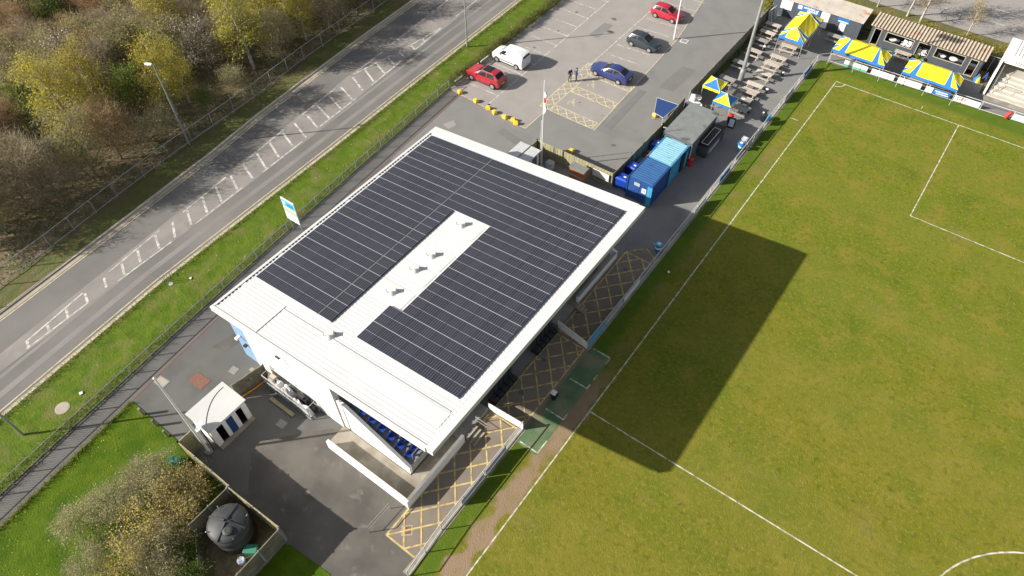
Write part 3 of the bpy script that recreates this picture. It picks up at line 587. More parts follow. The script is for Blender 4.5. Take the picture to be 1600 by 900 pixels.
for (y0, y1, label) in ((-58.9, -57.6, 'wood edged concrete steps beside the near terrace wall end'), (-44.1, -43.5, 'concrete steps under the roof edge by the far low wall')):
    t = thing('terrace_steps', label, 'steps', (-6.2, (y0 + y1) / 2, 0))
    for k in range(3):
        s = build('step', MB().box(-6.2 + .32 * k, y0, 0, -5.88 + .32 * k, y1, .36 - .12 * k), 'concrete', t); build('nosing', MB().box(-5.94 + .32 * k, y0 - .005, .361 - .12 * k, -5.875 + .32 * k, y1 + .005, .372 - .12 * k), 'timber_frame', s)
def rail_hoop(a, b, h, label, n=2):
    t = thing('handrail', label, 'handrail', (a[0], a[1], 0)); A = Vector((*a, 0)); Bv = Vector((*b, 0)); U_ = Vector((0, 0, 1))
    build('top_rail', MB().tube(A + U_ * h, Bv + U_ * h, .028), 'galv', t); build('mid_rail', MB().tube(A + U_ * h * .5, Bv + U_ * h * .5, .022), 'galv', t)
    for k in range(n): q = A.lerp(Bv, k / (n - 1)); build('post', MB().tube(q, q + U_ * h, .028), 'galv', t)
rail_hoop((-7.05, -68.0), (-7.0, -65.9), .95, 'short silver two rail handrail on the grey yard by the terrace corner')
rail_hoop((-6.3, -57.3), (-5.2, -57.3), .95, 'silver handrail beside wood edged terrace steps')
# dugout seats
def dugout(y0, y1, label):
    t = thing('dugout_seating', label, 'seating', (-6.3, (y0 + y1) / 2, 0)); k = 5; d = (y1 - y0) / k
    build('plinth', MB().box(-6.75, y0, 0, -6.0, y1, .18), 'dark_metal', t)
    sm = MB(); sm.prism([(-.28, -.25), (.25, -.24), (.3, -.12), (.3, .12), (.25, .24), (-.28, .25)], .2, .42); sm.prism([(-.36, -.25), (-.2, -.25), (-.24, .25), (-.36, .25)], .36, 1.12); sm.prism([(-.35, -.15), (-.2, -.15), (-.2, .15), (-.35, .15)], 1.1, 1.35)
    me = mesh_of('seat', sm, 'black_pad')
    for j in range(k):
        o = link('seat', me, t, (-.02, y0 + d * (j + .5) - (y0 + y1) / 2, .1)); b = o.modifiers.new('bevel', 'BEVEL'); b.width = .05; b.segments = 2
dugout(-55.3, -52.4, 'near row of black padded dugout seats under the roof edge'); dugout(-49.7, -46.85, 'far row of black padded dugout seats under the roof edge')
for a, b, label, txt in (((-6.2, -55.85), (-3.15, -55.7), 'plain white board partition at the near end of the dugout area', 0), ((-6.3, -46.45), (-3.2, -46.9), 'white printed board partition at the far end of the dugout area', 1)):
    t = thing('partition_board', label, 'partition', (a[0], a[1], 0)); A = Vector((*a, 0)); Bv = Vector((*b, 0))
    build('board', MB().bar(A + Vector((0, 0, .55)), Bv + Vector((0, 0, .55)), .06, .85), 'white_paint', t)
    for q in (A, (A + Bv) / 2, Bv): build('post', MB().tube(q, q + Vector((0, 0, 1.02)), .035), 'rail_paint', t)
    if txt:
        d = (Bv - A).normalized(); me = MB()
        for k in range(9): me.bar(A + d * (.4 + .25 * k) + Vector((0, -.035, .75)) , A + d * (.52 + .25 * k) + Vector((0, -.035, .75)), .008, .09)
        build('print', me, 'print_blue', t)
t = thing('litter_bin', 'black bin with white top on the edge of the green turf mat', 'bin', (-2.83, -52.15, 0)); build('body', MB().lathe([(.22, 0), (.27, .75)], n=12), 'black', t, False); build('lid', MB().box(-.2, -.2, .75, .2, .2, .93), 'white_plastic', t, False, bevel=.04); build('handle', MB().box(.2, -.12, .7, .36, .12, .76), 'black', t, False)
tag(build('ball', MB().lathe([(.02, .01), (.09, .04), (.12, .13), (.09, .21), (.02, .24)], -1.75, -35.9, 10), 'white_plastic', smooth=True), 'small white ball on the shaded grass by the touchline barrier', 'ball')
# ------------------------------------------------------------------ barriers, fences, masts
def barrier(pts, label, cat, name, h, rails, r, post_r, step, m, mesh=None):
    """post and rail barrier along a polyline"""
    t = thing(name, label, cat, (pts[0][0], pts[0][1], 0)); P = [Vector((*p, 0)) for p in pts]
    for z in rails:
        mb = MB()
        for a, b in zip(P, P[1:]): mb.tube(a + Vector((0, 0, z)), b + Vector((0, 0, z)), r, n=6)
        build('rail', mb, m, t)
    pos = []
    for a, b in zip(P, P[1:]):
        n = max(1, round((b - a).length / step)); pos += [a.lerp(b, k / n) for k in range(n)]
    pos.append(P[-1])
    for q in pos: build('post', MB().tube(q, q + Vector((0, 0, h)), post_r, n=8), m, t)
    if mesh:
        z0, z1, pitch_, mw = mesh; mb = MB()
        for a, b in zip(P, P[1:]):
            n = int((b - a).length / pitch_)
            for k in range(n): q = a.lerp(b, (k + .5) / n); mb.bar(q + Vector((0, 0, z0)), q + Vector((0, 0, z1)), mw, mw)
        build('infill_bars', mb, 'wire', t)['kind'] = 'stuff'
    return t, pos
def sub(pl, y0, y1): return [(lerp_line(pl, y0), y0)] + [p for p in pl if y0 < p[1] < y1] + [(lerp_line(pl, y1), y1)]
barrier(sub(GR, -88, -26.4), 'grey pedestrian guard rail along the footpath beside the grass verge', 'guard rail', 'guard_rail', 1.05, (1.02, .15), .035, .04, 2.0, 'galv', (.15, 1.0, .22, .012))
barrier(sub(FF, -90, 12), 'thin grey metal fence along the edge of the wood', 'fence', 'roadside_fence', 1.75, (1.72, .25), .035, .045, 3.0, 'galv', (.25, 1.7, .35, .006))
RX = -3.22
tA, _ = barrier([(-3.0, -68.6), (RX, -65), (RX, -55.6)], 'silver pitchside barrier between near terrace and the grass', 'barrier', 'pitch_barrier', 1.08, (1.06, .12), .035, .035, 2.3, 'rail_paint')
tB, _ = barrier([(RX, -46.75), (RX, 2.2), (-2.2, 3.25)], 'long silver pitchside barrier from the dugouts to the corner by the gazebos', 'barrier', 'pitch_barrier', 1.08, (1.06, .12), .035, .035, 2.7, 'rail_paint')
GE = [(-2.1, 3.25), (14.2, 3.95), (36, 5.0)]
tC, _ = barrier(GE, 'silver pitchside barrier along the goal end in front of the gazebos', 'barrier', 'pitch_barrier', 1.08, (1.06, .12), .035, .035, 2.96, 'rail_paint')
def board(a, b, z0, z1, m, label, prints=(), back=0, name='advertising_board'):
    t = thing(name, label, 'advertising board', (a[0], a[1], 0)); A = Vector((*a, 0)); Bv = Vector((*b, 0)); d = (Bv - A).normalized(); nrm = Vector((d.y, -d.x, 0)); Lb = (Bv - A).length
    build('panel', MB().bar(A + Vector((0, 0, (z0 + z1) / 2)), Bv + Vector((0, 0, (z0 + z1) / 2)), .03, z1 - z0), m, t)
    build('frame', MB().bar(A + Vector((0, 0, z0 - .05)), Bv + Vector((0, 0, z0 - .05)), .04, .04), 'sign_grey', t)
    for k, (u0, u1, v0, v1, pm) in enumerate(prints):
        q = A + d * Lb * u0 + nrm * (.019 + .003 * k); r = A + d * Lb * u1 + nrm * (.019 + .003 * k); za = z0 + (z1 - z0) * v0; zb = z0 + (z1 - z0) * v1
        build('print', MB().poly([(q.x, q.y, za), (r.x, r.y, za), (r.x, r.y, zb), (q.x, q.y, zb)]), pm, t)
    return t, A, d, nrm
def gex(x): return 3.25 + (x + 2.1) * .0425
def gb(x0, x1, m, label, prints=()): return board((x0, gex(x0) - .06), (x1, gex(x1) - .06), .2, .86, m, label, prints)
gb(-.45, 2.15, 'white_paint', 'white board with green lower strip on the goal end barrier', ((0, 1, .0, .3, 'sign_green'), (.03, .16, .55, .85, 'print_pale'), (.28, .4, .5, .85, 'print_pale'), (.55, .9, .6, .7, 'sign_grey')))
gb(2.6, 5.1, 'white_paint', 'white board with faint blue marks, second from the corner', ((.08, .22, .4, .6, 'print_pale'), (.8, .92, .35, .6, 'print_pale')))
gb(5.5, 8.0, 'white_paint', 'nearly blank white board between faint blue one and blue one', ((.24, .29, .5, .66, 'print_red'), (.4, .7, .35, .41, 'print_pale')))
gb(8.45, 11.0, 'white_paint', 'white and blue board on the goal end barrier', ((.3, 1, .0, 1, 'sign_blue'), (.38, .9, .55, .72, 'white_paint'), (.45, .95, .2, .36, 'white_paint'), (.06, .2, .3, .7, 'print_pale')))
t, A, d, nrm = gb(11.45, 14.05, 'white_paint', 'white board with red GRF lettering on the goal end barrier')
az = math.atan2(d.y, d.x)
lettering('GRF', .56, 'print_red', t, d * .75 + nrm * .022 + Vector((0, 0, .56)), (R(90), 0, az))
t, A, d, nrm = gb(17.3, 19.9, 'white_paint', 'white board with pale blue letters near the right picture edge')
lettering('CF', .55, 'sign_cyan', t, d * .5 + nrm * .022 + Vector((0, 0, .5)), (R(90), 0, az))
gb(20.2, 22.8, 'sign_blue', 'plain blue board beyond the white one with pale blue letters')
# boards along the touchline face the pitch (away from the sun)
def tb(y0, y1, m, label, prints=()): return board((RX + .06, y0), (RX + .06, y1), .2, .9, m, label, prints)
TBD = [(-62.9, -60.4, 'sign_grey', 'grey board on the barrier in front of the near terrace, nearer the corner'), (-60.2, -57.8, 'sign_grey', 'grey board on the barrier between another grey board and the partition'),
       (-46.6, -44.2, 'sign_cyan', 'pale blue board on the barrier next to the dugout partition'), (-44.0, -41.4, 'sign_grey', 'grey board on the barrier second from the dugout partition'),
       (-41.2, -38.6, 'white_paint', 'white board on the barrier beside the far yellow hatching'), (-31.2, -28.7, 'sign_grey', 'grey board on the barrier level with the end of the blue container'),
       (-28.5, -26.0, 'white_paint', 'white board on the barrier alongside the blue container'), (-23.2, -20.8, 'sign_blue', 'dark blue board on the barrier opposite the serving hatch'),
       (-15.3, -13.0, 'sign_grey', 'grey board on the barrier between bin and the blue cloth'), (-7.3, -4.8, 'sign_grey', 'grey board on the barrier level with the large floodlight mast'), (-1.9, .6, 'sign_blue', 'blue board on the barrier nearest the pitch corner')]
for a in TBD: tb(*a)

def mast(x, y, h, r0, r1, m, label, cat, name, head=None, base=None, hd=(1, 0)):
    t = thing(name, label, cat, (x, y, 0)); build('pole', MB().tube((0, 0, 0), (0, 0, h), r0, r1, 12), m, t, False, smooth=False)
    if base: build('base_sleeve', MB().lathe([(base, 0), (base, 1.1), (r0 * .9, 1.5)], n=12), m, t, False)
    if head == 'led':
        d = Vector((*hd, 0)).normalized(); a = Vector((0, 0, h)); build('arm', MB().tube(a, a + d * .3 + Vector((0, 0, .05)), .04), m, t, False)
        b = MB(); s = Vector((-d.y, d.x, 0)); p0 = a + d * .15 + Vector((0, 0, .03)); L_ = .75
        out = [p0 + s * .1, p0 + d * .3 + s * .19, p0 + d * L_ + s * .13, p0 + d * L_ - s * .13, p0 + d * .3 - s * .19, p0 - s * .1]
        b.prism([(q.x, q.y) for q in out], h - .02, h + .11); build('lamp_head', b, 'lamp_glass', t, False, bevel=.03)
    if head == 'flood':
        build('cross_arm', MB().box(-1.2, -.06, h - .1, 1.2, .06, h + .06), m, t, False)
        for k in (-1, -.33, .33, 1): build('floodlight', MB().box(k - .22, -.05, h + .05, k + .22, .35, h + .42), 'sign_grey', t, False)
    if head == 'cap': build('cap', MB().lathe([(.02, h - .02), (.09, h + .02), (.09, h + .1), (.02, h + .16)], n=10), 'white_plastic', t, False)
    return t
mast(-49.91, -49.51, 9.35, .11, .05, 'galv', 'tall grey street lamp standing at the wood fence', 'street lamp', 'street_lamp', 'led', hd=(-1, -.35))
mast(-37.75, -18.84, 9.3, .10, .05, 'galv', 'grey street lamp on the verge beside the parked cars', 'street lamp', 'street_lamp', 'led', hd=(-1, 0))
mast(-32.71, -77.78, 9.3, .10, .05, 'galv', 'grey street lamp on the verge cut off by the left picture edge', 'street lamp', 'street_lamp', 'led', hd=(-1, 0))
mast(-18.76, -3.0, 8.0, .10, .05, 'white_paint', 'white lamp post at the edge of the car park beside red hatchback', 'lamp post', 'lamp_post', 'led', hd=(-1, 0))
mast(-8.79, -5.99, 15, .20, .12, 'galv', 'thick grey floodlight mast rising between the picnic benches', 'floodlight mast', 'floodlight_mast', 'flood', .3)
t = mast(-20.52, -70.55, 10.0, .11, .055, 'white_paint', 'tall white mast behind the small white block', 'mast', 'floodlight_mast', 'cap'); build('base_plate', MB().lathe([(.28, 0), (.28, .12), (.14, .14)], n=14), 'concrete_grey', t, False)
t = mast(-18.52, -31.15, 10.15, .06, .04, 'white_paint', 'slim white flagpole with limp red and white flag', 'flagpole', 'flagpole'); build('base_plate', MB().lathe([(.22, 0), (.22, .1), (.08, .14)], n=12), 'white_paint', t, False)
mb = MB(); pts = []
for k in range(9):
    z = 9.0 - k * .3; w = .10 + .09 * math.sin(k * 1.3) + .12 * (k / 8) * (1 - k / 9) * 3; pts.append((w, z, .05 * math.sin(k * 2.1)))
for (w, z, o), (w2, z2, o2) in zip(pts, pts[1:]):
    for s in (-1, 1): mb.poly([(.05, o * s, z), (.05 + w, .07 * s + o, z), (.05 + w2, .07 * s + o2, z2), (.05, o2 * s, z2)], 1 if int(z * 1.9) % 3 == 0 else 0)
build('flag', mb, ['white_plastic', 'print_red'], t, False)
t = mast(-19.05, -30.6, 5.2, .04, .03, 'white_paint', 'short thin white pole next to the flagpole', 'pole', 'thin_pole')

def panel_fence(pts, label, h=1.8, step=1.85, m='timber', pm='concrete_grey', name='timber_fence', gap=()):
    t = thing(name, label, 'fence', (pts[0][0], pts[0][1], 0)); P = [Vector((*p, 0)) for p in pts]; U_ = Vector((0, 0, 1)); k2 = 0
    for a, b in zip(P, P[1:]):
        n = max(1, round((b - a).length / step)); d = (b - a) / n; e = d.normalized(); s = Vector((-e.y, e.x, 0))
        for k in range(n):
            k2 += 1
            if k2 - 1 in gap: continue
            q = a + d * k; mb = MB(); nb = 12; w = d.length - .12
            for j in range(nb):                                     # overlapping upright boards
                c = q + e * (.06 + w * (j + .5) / nb) + s * (.012 if j % 2 else -.012); hh = h - .06 + rnd.uniform(-.012, .012); hw = e * (w / nb * .52)
                mb.prism([((c - hw - s * .011).x, (c - hw - s * .011).y), ((c + hw - s * .011).x, (c + hw - s * .011).y), ((c + hw + s * .011).x, (c + hw + s * .011).y), ((c - hw + s * .011).x, (c - hw + s * .011).y)], .12, hh)
            mb.bar(q + e * .06 + U_ * (h - .03), q + e * (.06 + w) + U_ * (h - .03), .07, .04); mb.bar(q + e * .06 + U_ * .07, q + e * (.06 + w) + U_ * .07, .05, .14)
            for z in (.5, 1.3): mb.bar(q + e * .06 + U_ * z + s * .04, q + e * (.06 + w) + U_ * z + s * .04, .03, .09)
            build('fence_panel', mb, m, t)
        for k in range(n + 1): q = a + d * k; build('post', MB().box(q.x - .05, q.y - .05, 0, q.x + .05, q.y + .05, h + .05), pm, t)
    return t
panel_fence([(-20.1, -31.2), (-20.1, -29.65), (-11.45, -29.55)], 'weathered timber fence with concrete posts behind the stand roof', 1.8, 2.1, 'timber_pale')
panel_fence([(-11.4, -29.5), (-11.2, -20.1), (-11.45, -14.9)], 'dark green weathered fence behind the blue container and bins', 1.8, 1.9)
panel_fence([(-11.55, -13.4), (-11.5, 8.3)], 'long weathered timber fence between car park and picnic benches', 1.75, 1.85)
panel_fence([(-21.35, -70.4), (-21.35, -71.65), (-15.95, -71.65)], 'yellowed timber fence beside the lawn and the white mast', 2.35, 1.8, 'timber_pale')
panel_fence([(-15.95, -71.75), (-11.15, -71.6)], 'weathered fence between the dark tank and the yard', 2.35, 2.4, 'timber_pale')
panel_fence([(-15.95, -71.85), (-15.95, -74.9)], 'weathered fence between the bushes and the dark tank', 2.3, 1.5)
panel_fence([(-11.1, -71.7), (-11.0, -76.8)], 'pale grey green boarded fence on the grass side of the tank', 2.2, 1.7)
panel_fence([(-15.8, -75.0), (-13.4, -76.6)], 'low old rail fence under the bushes by the tank', .8, 1.5)
t = panel_fence([(-22.3, -66.3), (-21.85, -63.7)], 'pair of grey timber yard gates with orange base between white block and stand', 1.85, 1.35, 'timber', 'timber', 'yard_gate'); t['category'] = 'gate'
build('base_strip', MB().path([(-22.16, -66.3, .1), (-21.95, -65.2, .06), (-21.72, -63.7, .1)], .07), 'orange', t); build('latch', MB().box(-22.02, -65.0, 1.2, -21.94, -64.86, 1.34), 'galv', t)
t = thing('notice_board', 'large white notice board on the timber fence behind the stand', 'sign', (-12.6, -29.72, 0)); build('panel', MB().box(-13.5, -29.78, .75, -11.7, -29.72, 1.55), 'white_paint', t); build('frame', MB().box(-13.55, -29.74, .68, -11.65, -29.69, .74), 'timber_frame', t)
build('sticker', MB().box(-13.0, -29.79, .5, -12.5, -29.74, .66), 'green_plastic', t)
# tall roadside sign
t = thing('roadside_sign', 'tall blue, yellow and white sign panel by the footpath rail', 'sign', (-31.5, -51.55, 0))
for x in (-32.2, -30.85): build('post', MB().tube((x, -51.5, 0), (x, -51.5, 4.15), .05), 'galv', t)
build('panel', MB().box(-32.4, -51.62, 1.5, -30.75, -51.54, 4.1), 'white_paint', t)
for za, zb, m in ((3.15, 3.95, 'sign_cyan'), (2.85, 3.13, 'sign_yellow'), (2.4, 2.83, 'sign_grey')): build('band', MB().box(-32.34, -51.63, za, -30.8, -51.615, zb), m, t)
build('emblem', MB().box(-31.7, -51.637, 3.4, -30.95, -51.629, 3.65), 'sign_blue', t); build('emblem', MB().box(-32.2, -51.637, 3.35, -31.95, -51.629, 3.75), 'white_paint', t)
# yellow kerb blocks
for k, (x, y, lb) in enumerate(((-32.8, -26.35, 'yellow concrete block nearest the red car'), (-30.4, -26.55, 'yellow concrete block second from the red car'), (-28.55, -26.75, 'yellow concrete block third from the red car, first of the close five'), (-27.55, -26.95, 'yellow concrete block fourth from the red car, beside another'),
        (-26.2, -26.95, 'yellow concrete block fifth from the red car, standing apart'), (-25.15, -26.85, 'yellow concrete block second to last of the row'), (-24.6, -27.1, 'yellow concrete block last of the row, touching its neighbour'), (-13.4, -17.3, 'yellow concrete block beside the dark blue tarpaulin'), (-17.4, -27.4, 'yellow concrete block behind the timber fence with concrete posts'))):
    mb = MB().prism([(-.26, -.2), (.26, -.2), (.26, .2), (-.26, .2)], 0, .32); mb.prism([(-.2, -.14), (.2, -.14), (.2, .14), (-.2, .14)], .32, .4)
    o = build('concrete_block', mb, 'yellow_block', None, False, bevel=.03); o.location = (x, y, -.012); o.rotation_euler = (0, 0, rnd.uniform(-.6, .6)); tag(o, lb, 'concrete block', 'yellow concrete blocks')
o = build('wheel_stop', MB().box(-.12, -.5, 0, .12, .5, .12), 'concrete_grey', None, False); o.location = (-29.0, -26.6, -.01); o.rotation_euler = (0, 0, .3); tag(o, 'short grey wheel stop among the yellow blocks', 'wheel stop')
for k, (y, lb) in enumerate(((-24.9, 'white bay marker rail at the verge left of the red car'), (-22.0, 'white bay marker rail at the verge in front of the red car'), (-20.2, 'white bay marker rail at the verge between red car and van'), (-17.6, 'white bay marker rail at the verge in front of the white van'))):
    t = thing('bay_rail', lb, 'rail', (-34.1, y, 0)); build('beam', MB().bar((-34.1, y - .7, .55), (-34.1, y + .7, .55), .08, .16), 'white_paint', t)
    for s in (-.6, .6): build('post', MB().box(-34.16, y + s - .05, 0, -34.06, y + s + .05, .55), 'timber', t)

# ------------------------------------------------------------------ containers, cabins, sheds
def container(y0, y1, wm, rm, label, door_end, extra=None):
    x0, x1, h = -9.7, -7.15, 2.55; t = thing('shipping_container', label, 'container', ((x0 + x1) / 2, (y0 + y1) / 2, 0)); zb = .12
    def corr(a, b, axis, c, out):
        mb = MB(); n = max(4, int((b - a) / .28))
        for k in range(n):
            p = a + (b - a) * k / n; q = p + (b - a) / n; s = [(p, 0), (p + .35 * (q - p), 0), (p + .45 * (q - p), out), (p + .9 * (q - p), out), (q, 0)]
            for (u, d), (v, e) in zip(s, s[1:]):
                if axis == 'y': mb.poly([(c + d, u, zb), (c + e, v, zb), (c + e, v, h - .08), (c + d, u, h - .08)])
                else: mb.poly([(u, c + d, zb), (v, c + e, zb), (v, c + e, h - .08), (u, c + d, h - .08)])
        return mb
    build('side_panel', corr(y0 + .08, y1 - .08, 'y', x1 - .03, -.04), wm, t); build('side_panel', corr(y0 + .08, y1 - .08, 'y', x0 + .03, .04), wm, t)
    build('end_panel', MB().box(x0 + .06, y0 + .03, zb, x1 - .06, y0 + .09, h - .08), wm, t); build('end_panel', MB().box(x0 + .06, y1 - .09, zb, x1 - .06, y1 - .03, h - .08), wm, t)
    r = MB(); n = int((y1 - y0) / .3)
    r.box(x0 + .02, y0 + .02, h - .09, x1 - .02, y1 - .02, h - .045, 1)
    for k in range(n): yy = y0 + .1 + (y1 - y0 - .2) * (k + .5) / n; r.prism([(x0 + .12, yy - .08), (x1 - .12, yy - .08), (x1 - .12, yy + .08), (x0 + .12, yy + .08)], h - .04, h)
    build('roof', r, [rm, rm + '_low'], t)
    for x in (x0, x1):
        f = MB()
        for y in (y0, y1): f.box(x - .05, y - .05, 0, x + .05, y + .05, h + .01)
        build('side_frame', f.box(x - .04, y0, .05, x + .04, y1, .16).box(x - .04, y0, h - .1, x + .04, y1, h), wm, t)
    return t
t = container(-29.75, -26.3, 'cont_blue', 'cont_blue_roof', 'royal blue storage container with white notices on its end', 0)
build('door', MB().box(-9.55, -29.78, .2, -8.45, -29.71, 2.4), 'cont_blue', t); build('door', MB().box(-8.4, -29.78, .2, -7.35, -29.71, 2.4), 'cont_blue', t)
build('corner_strip', MB().box(-7.6, -29.83, .1, -7.1, -29.79, 2.4), 'cont_cyan', t); build('notice', MB().box(-9.0, -29.82, 1.9, -8.4, -29.785, 2.25), 'sign_grey', t); build('notice', MB().box(-8.15, -29.82, 1.35, -7.7, -29.785, 1.9), 'white_paint', t)
build('symbol', MB().box(-8.05, -29.828, 1.55, -7.98, -29.822, 1.75).box(-7.88, -29.828, 1.55, -7.81, -29.822, 1.75), 'sign_blue', t)
t = container(-26.2, -22.55, 'cont_cyan', 'cont_cyan_roof', 'pale cyan storage container next to the royal blue one', 1)
build('doorway', MB().box(-7.14, -23.9, .15, -7.05, -23.2, 2.1), 'black', t); build('door', MB().box(-7.13, -23.15, .15, -7.04, -22.8, 2.1), 'cont_cyan', t)
# grey kiosk cabin with serving hatch
t = thing('kiosk_cabin', 'grey flat roofed kiosk cabin next to the cyan container', 'kiosk', (-8.5, -19.4, 0))
build('wall', MB().box(-9.95, -22.3, .05, -7.0, -16.75, 2.72), 'cabin_grey', t); r = build('roof', MB().box(-10.05, -22.42, 2.73, -6.9, -16.65, 2.86), 'felt_roof', t)
build('fascia', MB().box(-10.05, -22.47, 2.5, -6.9, -22.42, 2.8), 'cabin_grey', t); build('sign', MB().box(-9.1, -22.5, 2.15, -7.7, -22.47, 2.48), 'sign_grey', t); build('lettering_strip', MB().box(-9.05, -22.515, 2.36, -8.45, -22.502, 2.46).box(-8.35, -22.515, 2.36, -7.75, -22.502, 2.46), 'white_paint', t)
build('downpipe', MB().tube((-6.93, -22.36, 0), (-6.93, -22.36, 2.6), .04), 'white_paint', t)
build('hatch_opening', MB().box(-7.0, -20.3, 1.0, -6.95, -17.0, 2.0), 'black', t); build('counter', MB().box(-6.95, -20.4, .95, -6.6, -17.0, 1.02), 'sign_grey', t)
tt = thing('serving_trailer', 'black topped serving counter with white framed lid in front of the kiosk cabin', 'counter', (-6.6, -18.6, 0))
build('body', MB().box(-6.9, -20.4, .2, -5.95, -16.4, 1.35), 'shed_dark', tt); build('top', MB().box(-6.93, -20.43, 1.35, -5.92, -16.37, 1.42), 'black', tt)
lid = build('lid', MB().box(-6.85, -20.2, 1.43, -6.1, -17.2, 1.5), 'dark_metal', tt); fr = MB()
for a in ((-6.85, -20.2, -6.79, -17.2), (-6.16, -20.2, -6.1, -17.2), (-6.79, -20.2, -6.16, -20.14), (-6.79, -17.26, -6.16, -17.2)): fr.box(a[0], a[1], 1.501, a[2], a[3], 1.53)
build('lid_frame', fr, 'white_paint', lid); build('banner', MB().box(-5.94, -19.9, .25, -5.915, -17.6, .8), 'sign_grey', tt); build('skirt', MB().box(-6.85, -20.35, 0, -6.0, -16.45, .2), 'dark_metal', tt)
# dark sheds behind the goal end
def shed(x0, x1, y0, y1, hf, hb, roofm, label, rib, name='shed'):
    t = thing(name, label, 'shed', ((x0 + x1) / 2, (y0 + y1) / 2, 0)); zf = lambda x, y: hf + (hb - hf) * (y - y0) / (y1 - y0)
    build('end_wall', MB().prism([(x0, y0 + .12), (x0 + .12, y0 + .12), (x0 + .12, y1), (x0, y1)], 0, zf), 'shed_dark', t); build('end_wall', MB().prism([(x1 - .12, y0 + .12), (x1, y0 + .12), (x1, y1), (x1 - .12, y1)], 0, zf), 'shed_dark', t)
    build('back_wall', MB().prism([(x0 + .12, y1 - .12), (x1 - .12, y1 - .12), (x1 - .12, y1), (x0 + .12, y1)], 0, zf), 'shed_dark', t)
    r = MB(); r.prism([(x0 - .15, y0 - .25), (x1 + .15, y0 - .25), (x1 + .15, y1 + .15), (x0 - .15, y1 + .15)], lambda x, y: zf(x, y) + .005, lambda x, y: zf(x, y) + .05)
    if rib:
        n = int((x1 - x0 + .2) / rib); rb = MB()
        for k in range(n + 1): xx = x0 - .1 + (x1 - x0 + .2) * k / n; rb.prism([(xx - .09, y0 - .26), (xx + .09, y0 - .26), (xx + .09, y1 + .16), (xx - .09, y1 + .16)], lambda x, y: zf(x, y) + .04, lambda x, y: zf(x, y) + .12)
    rf_ = build('roof', r, roofm, t)
    if rib: build('roof_ribs', rb, 'rib_pale', rf_)['kind'] = 'stuff'
    return t
def front_wall(t, x0, x1, y, h, openings, m='shed_dark'):
    """front wall in pieces round its openings (xa, xb, za, zb), with pale timber frames"""
    xs = x0; mb = MB()
    for xa, xb, za, zb in openings:
        mb.box(xs, y, 0, xa, y + .12, h)
        if za > .06: mb.box(xa, y, 0, xb, y + .12, za)
        mb.box(xa, y, zb, xb, y + .12, h); xs = xb
        f = MB()
        for a in ((xa - .07, za - .07, xa, zb + .07), (xb, za - .07, xb + .07, zb + .07), (xa, zb, xb, zb + .07), (xa, za - .07, xb, za)): f.box(a[0], y - .04, max(0, a[1]), a[2], y + .13, a[3])
        build('frame', f, 'timber_frame', t)
    mb.box(xs, y, 0, x1, y + .12, h); build('front_wall', mb, m, t)
t = shed(-11.9, -1.1, 9.45, 12.3, 2.25, 2.5, 'shed_roof_pale', 'long dark blue shed with stained pale roof and blue club signs', 0); front_wall(t, -11.9, -1.1, 9.45, 2.25, [])
def pnl(t, x0, x1, z0, z1, y, m, name='notice', d=.03): return build(name, MB().box(x0, y - d, z0, x1, y - .004, z1), m, t)
pnl(t, -10.9, -9.5, .95, 2.1, 9.45, 'white_paint'); pnl(t, -5.9, -4.9, .15, 2.1, 9.45, 'white_paint', 'door'); pnl(t, -8.9, -6.1, 1.4, 2.1, 9.45, 'sign_blue', 'sign'); pnl(t, -3.9, -2.5, 1.5, 2.05, 9.45, 'sign_blue', 'sign'); pnl(t, -3.5, -2.8, .5, 1.45, 9.45, 'white_paint')
pnl(t, -8.8, -8.3, 1.55, 2.0, 9.42, 'white_paint', 'emblem', .02); pnl(t, -3.8, -2.6, 1.55, 1.68, 9.42, 'white_paint', 'print', .02)
for x, z, w in ((-8.1, 1.78, 1.3), (-7.6, 1.5, 1.2), (-6.6, 1.75, .3)):
    mb = MB(); k = 0
    while k * .16 < w: mb.box(x + k * .16, 9.398, z, x + k * .16 + .11, 9.418, z + .17 + .06 * (k % 2)); k += 1
    build('lettering_strip', mb, 'white_paint', t)
t = shed(0.05, 12.3, 9.65, 12.0, 2.3, 2.55, 'rusty_roof', 'dark grey shed with ribbed rusty roof and open timber framed windows', .36)
front_wall(t, 0.05, 12.3, 9.65, 2.3, [(.45, 1.15, .06, 2.0), (1.85, 4.85, .95, 1.95), (5.45, 6.75, .06, 2.0), (7.4, 10.45, .95, 2.0), (11.1, 11.85, .06, 1.95)])
build('floor', MB().box(.2, 9.8, .0, 12.15, 11.85, .06), 'dark_stuff', t)
for x, y, z, r, m, lb in ((2.6, 10.0, 1.02, .42, 'white_plastic', 'white oval table top in the left shed window'), (9.4, 10.0, 1.02, .45, 'white_plastic', 'white oval table top in the right shed window'), (8.3, 10.0, .95, .28, 'white_plastic', 'small white round table in the right shed window')):
    o = thing('round_table', lb, 'table', (x, y + .2, .06)); build('top', MB().lathe([(r, z - .04), (r, z)], n=18), m, o, False); build('leg', MB().tube((0, 0, 0), (0, 0, z - .04), .05), 'galv', o, False)
def chair(x, y, z, rz, m, lb, group=None):
    t = thing('plastic_chair', lb, 'chair', (x, y, z), rz, group); build('seat', MB().box(-.23, -.23, .40, .23, .23, .44), m, t, False, bevel=.02); build('backrest', MB().prism([(-.23, .2), (.23, .2), (.2, .26), (-.2, .26)], .44, .86), m, t, False, bevel=.02)
    for a in (-.2, .2):
        for b in (-.2, .2): build('leg', MB().tube((a, b, .4), (a * 1.15, b * 1.15, 0), .022, n=6), m, t, False)
        build('arm', MB().bar((a * 1.1, -.18, .64), (a * 1.1, .22, .66), .05, .03), m, t, False)
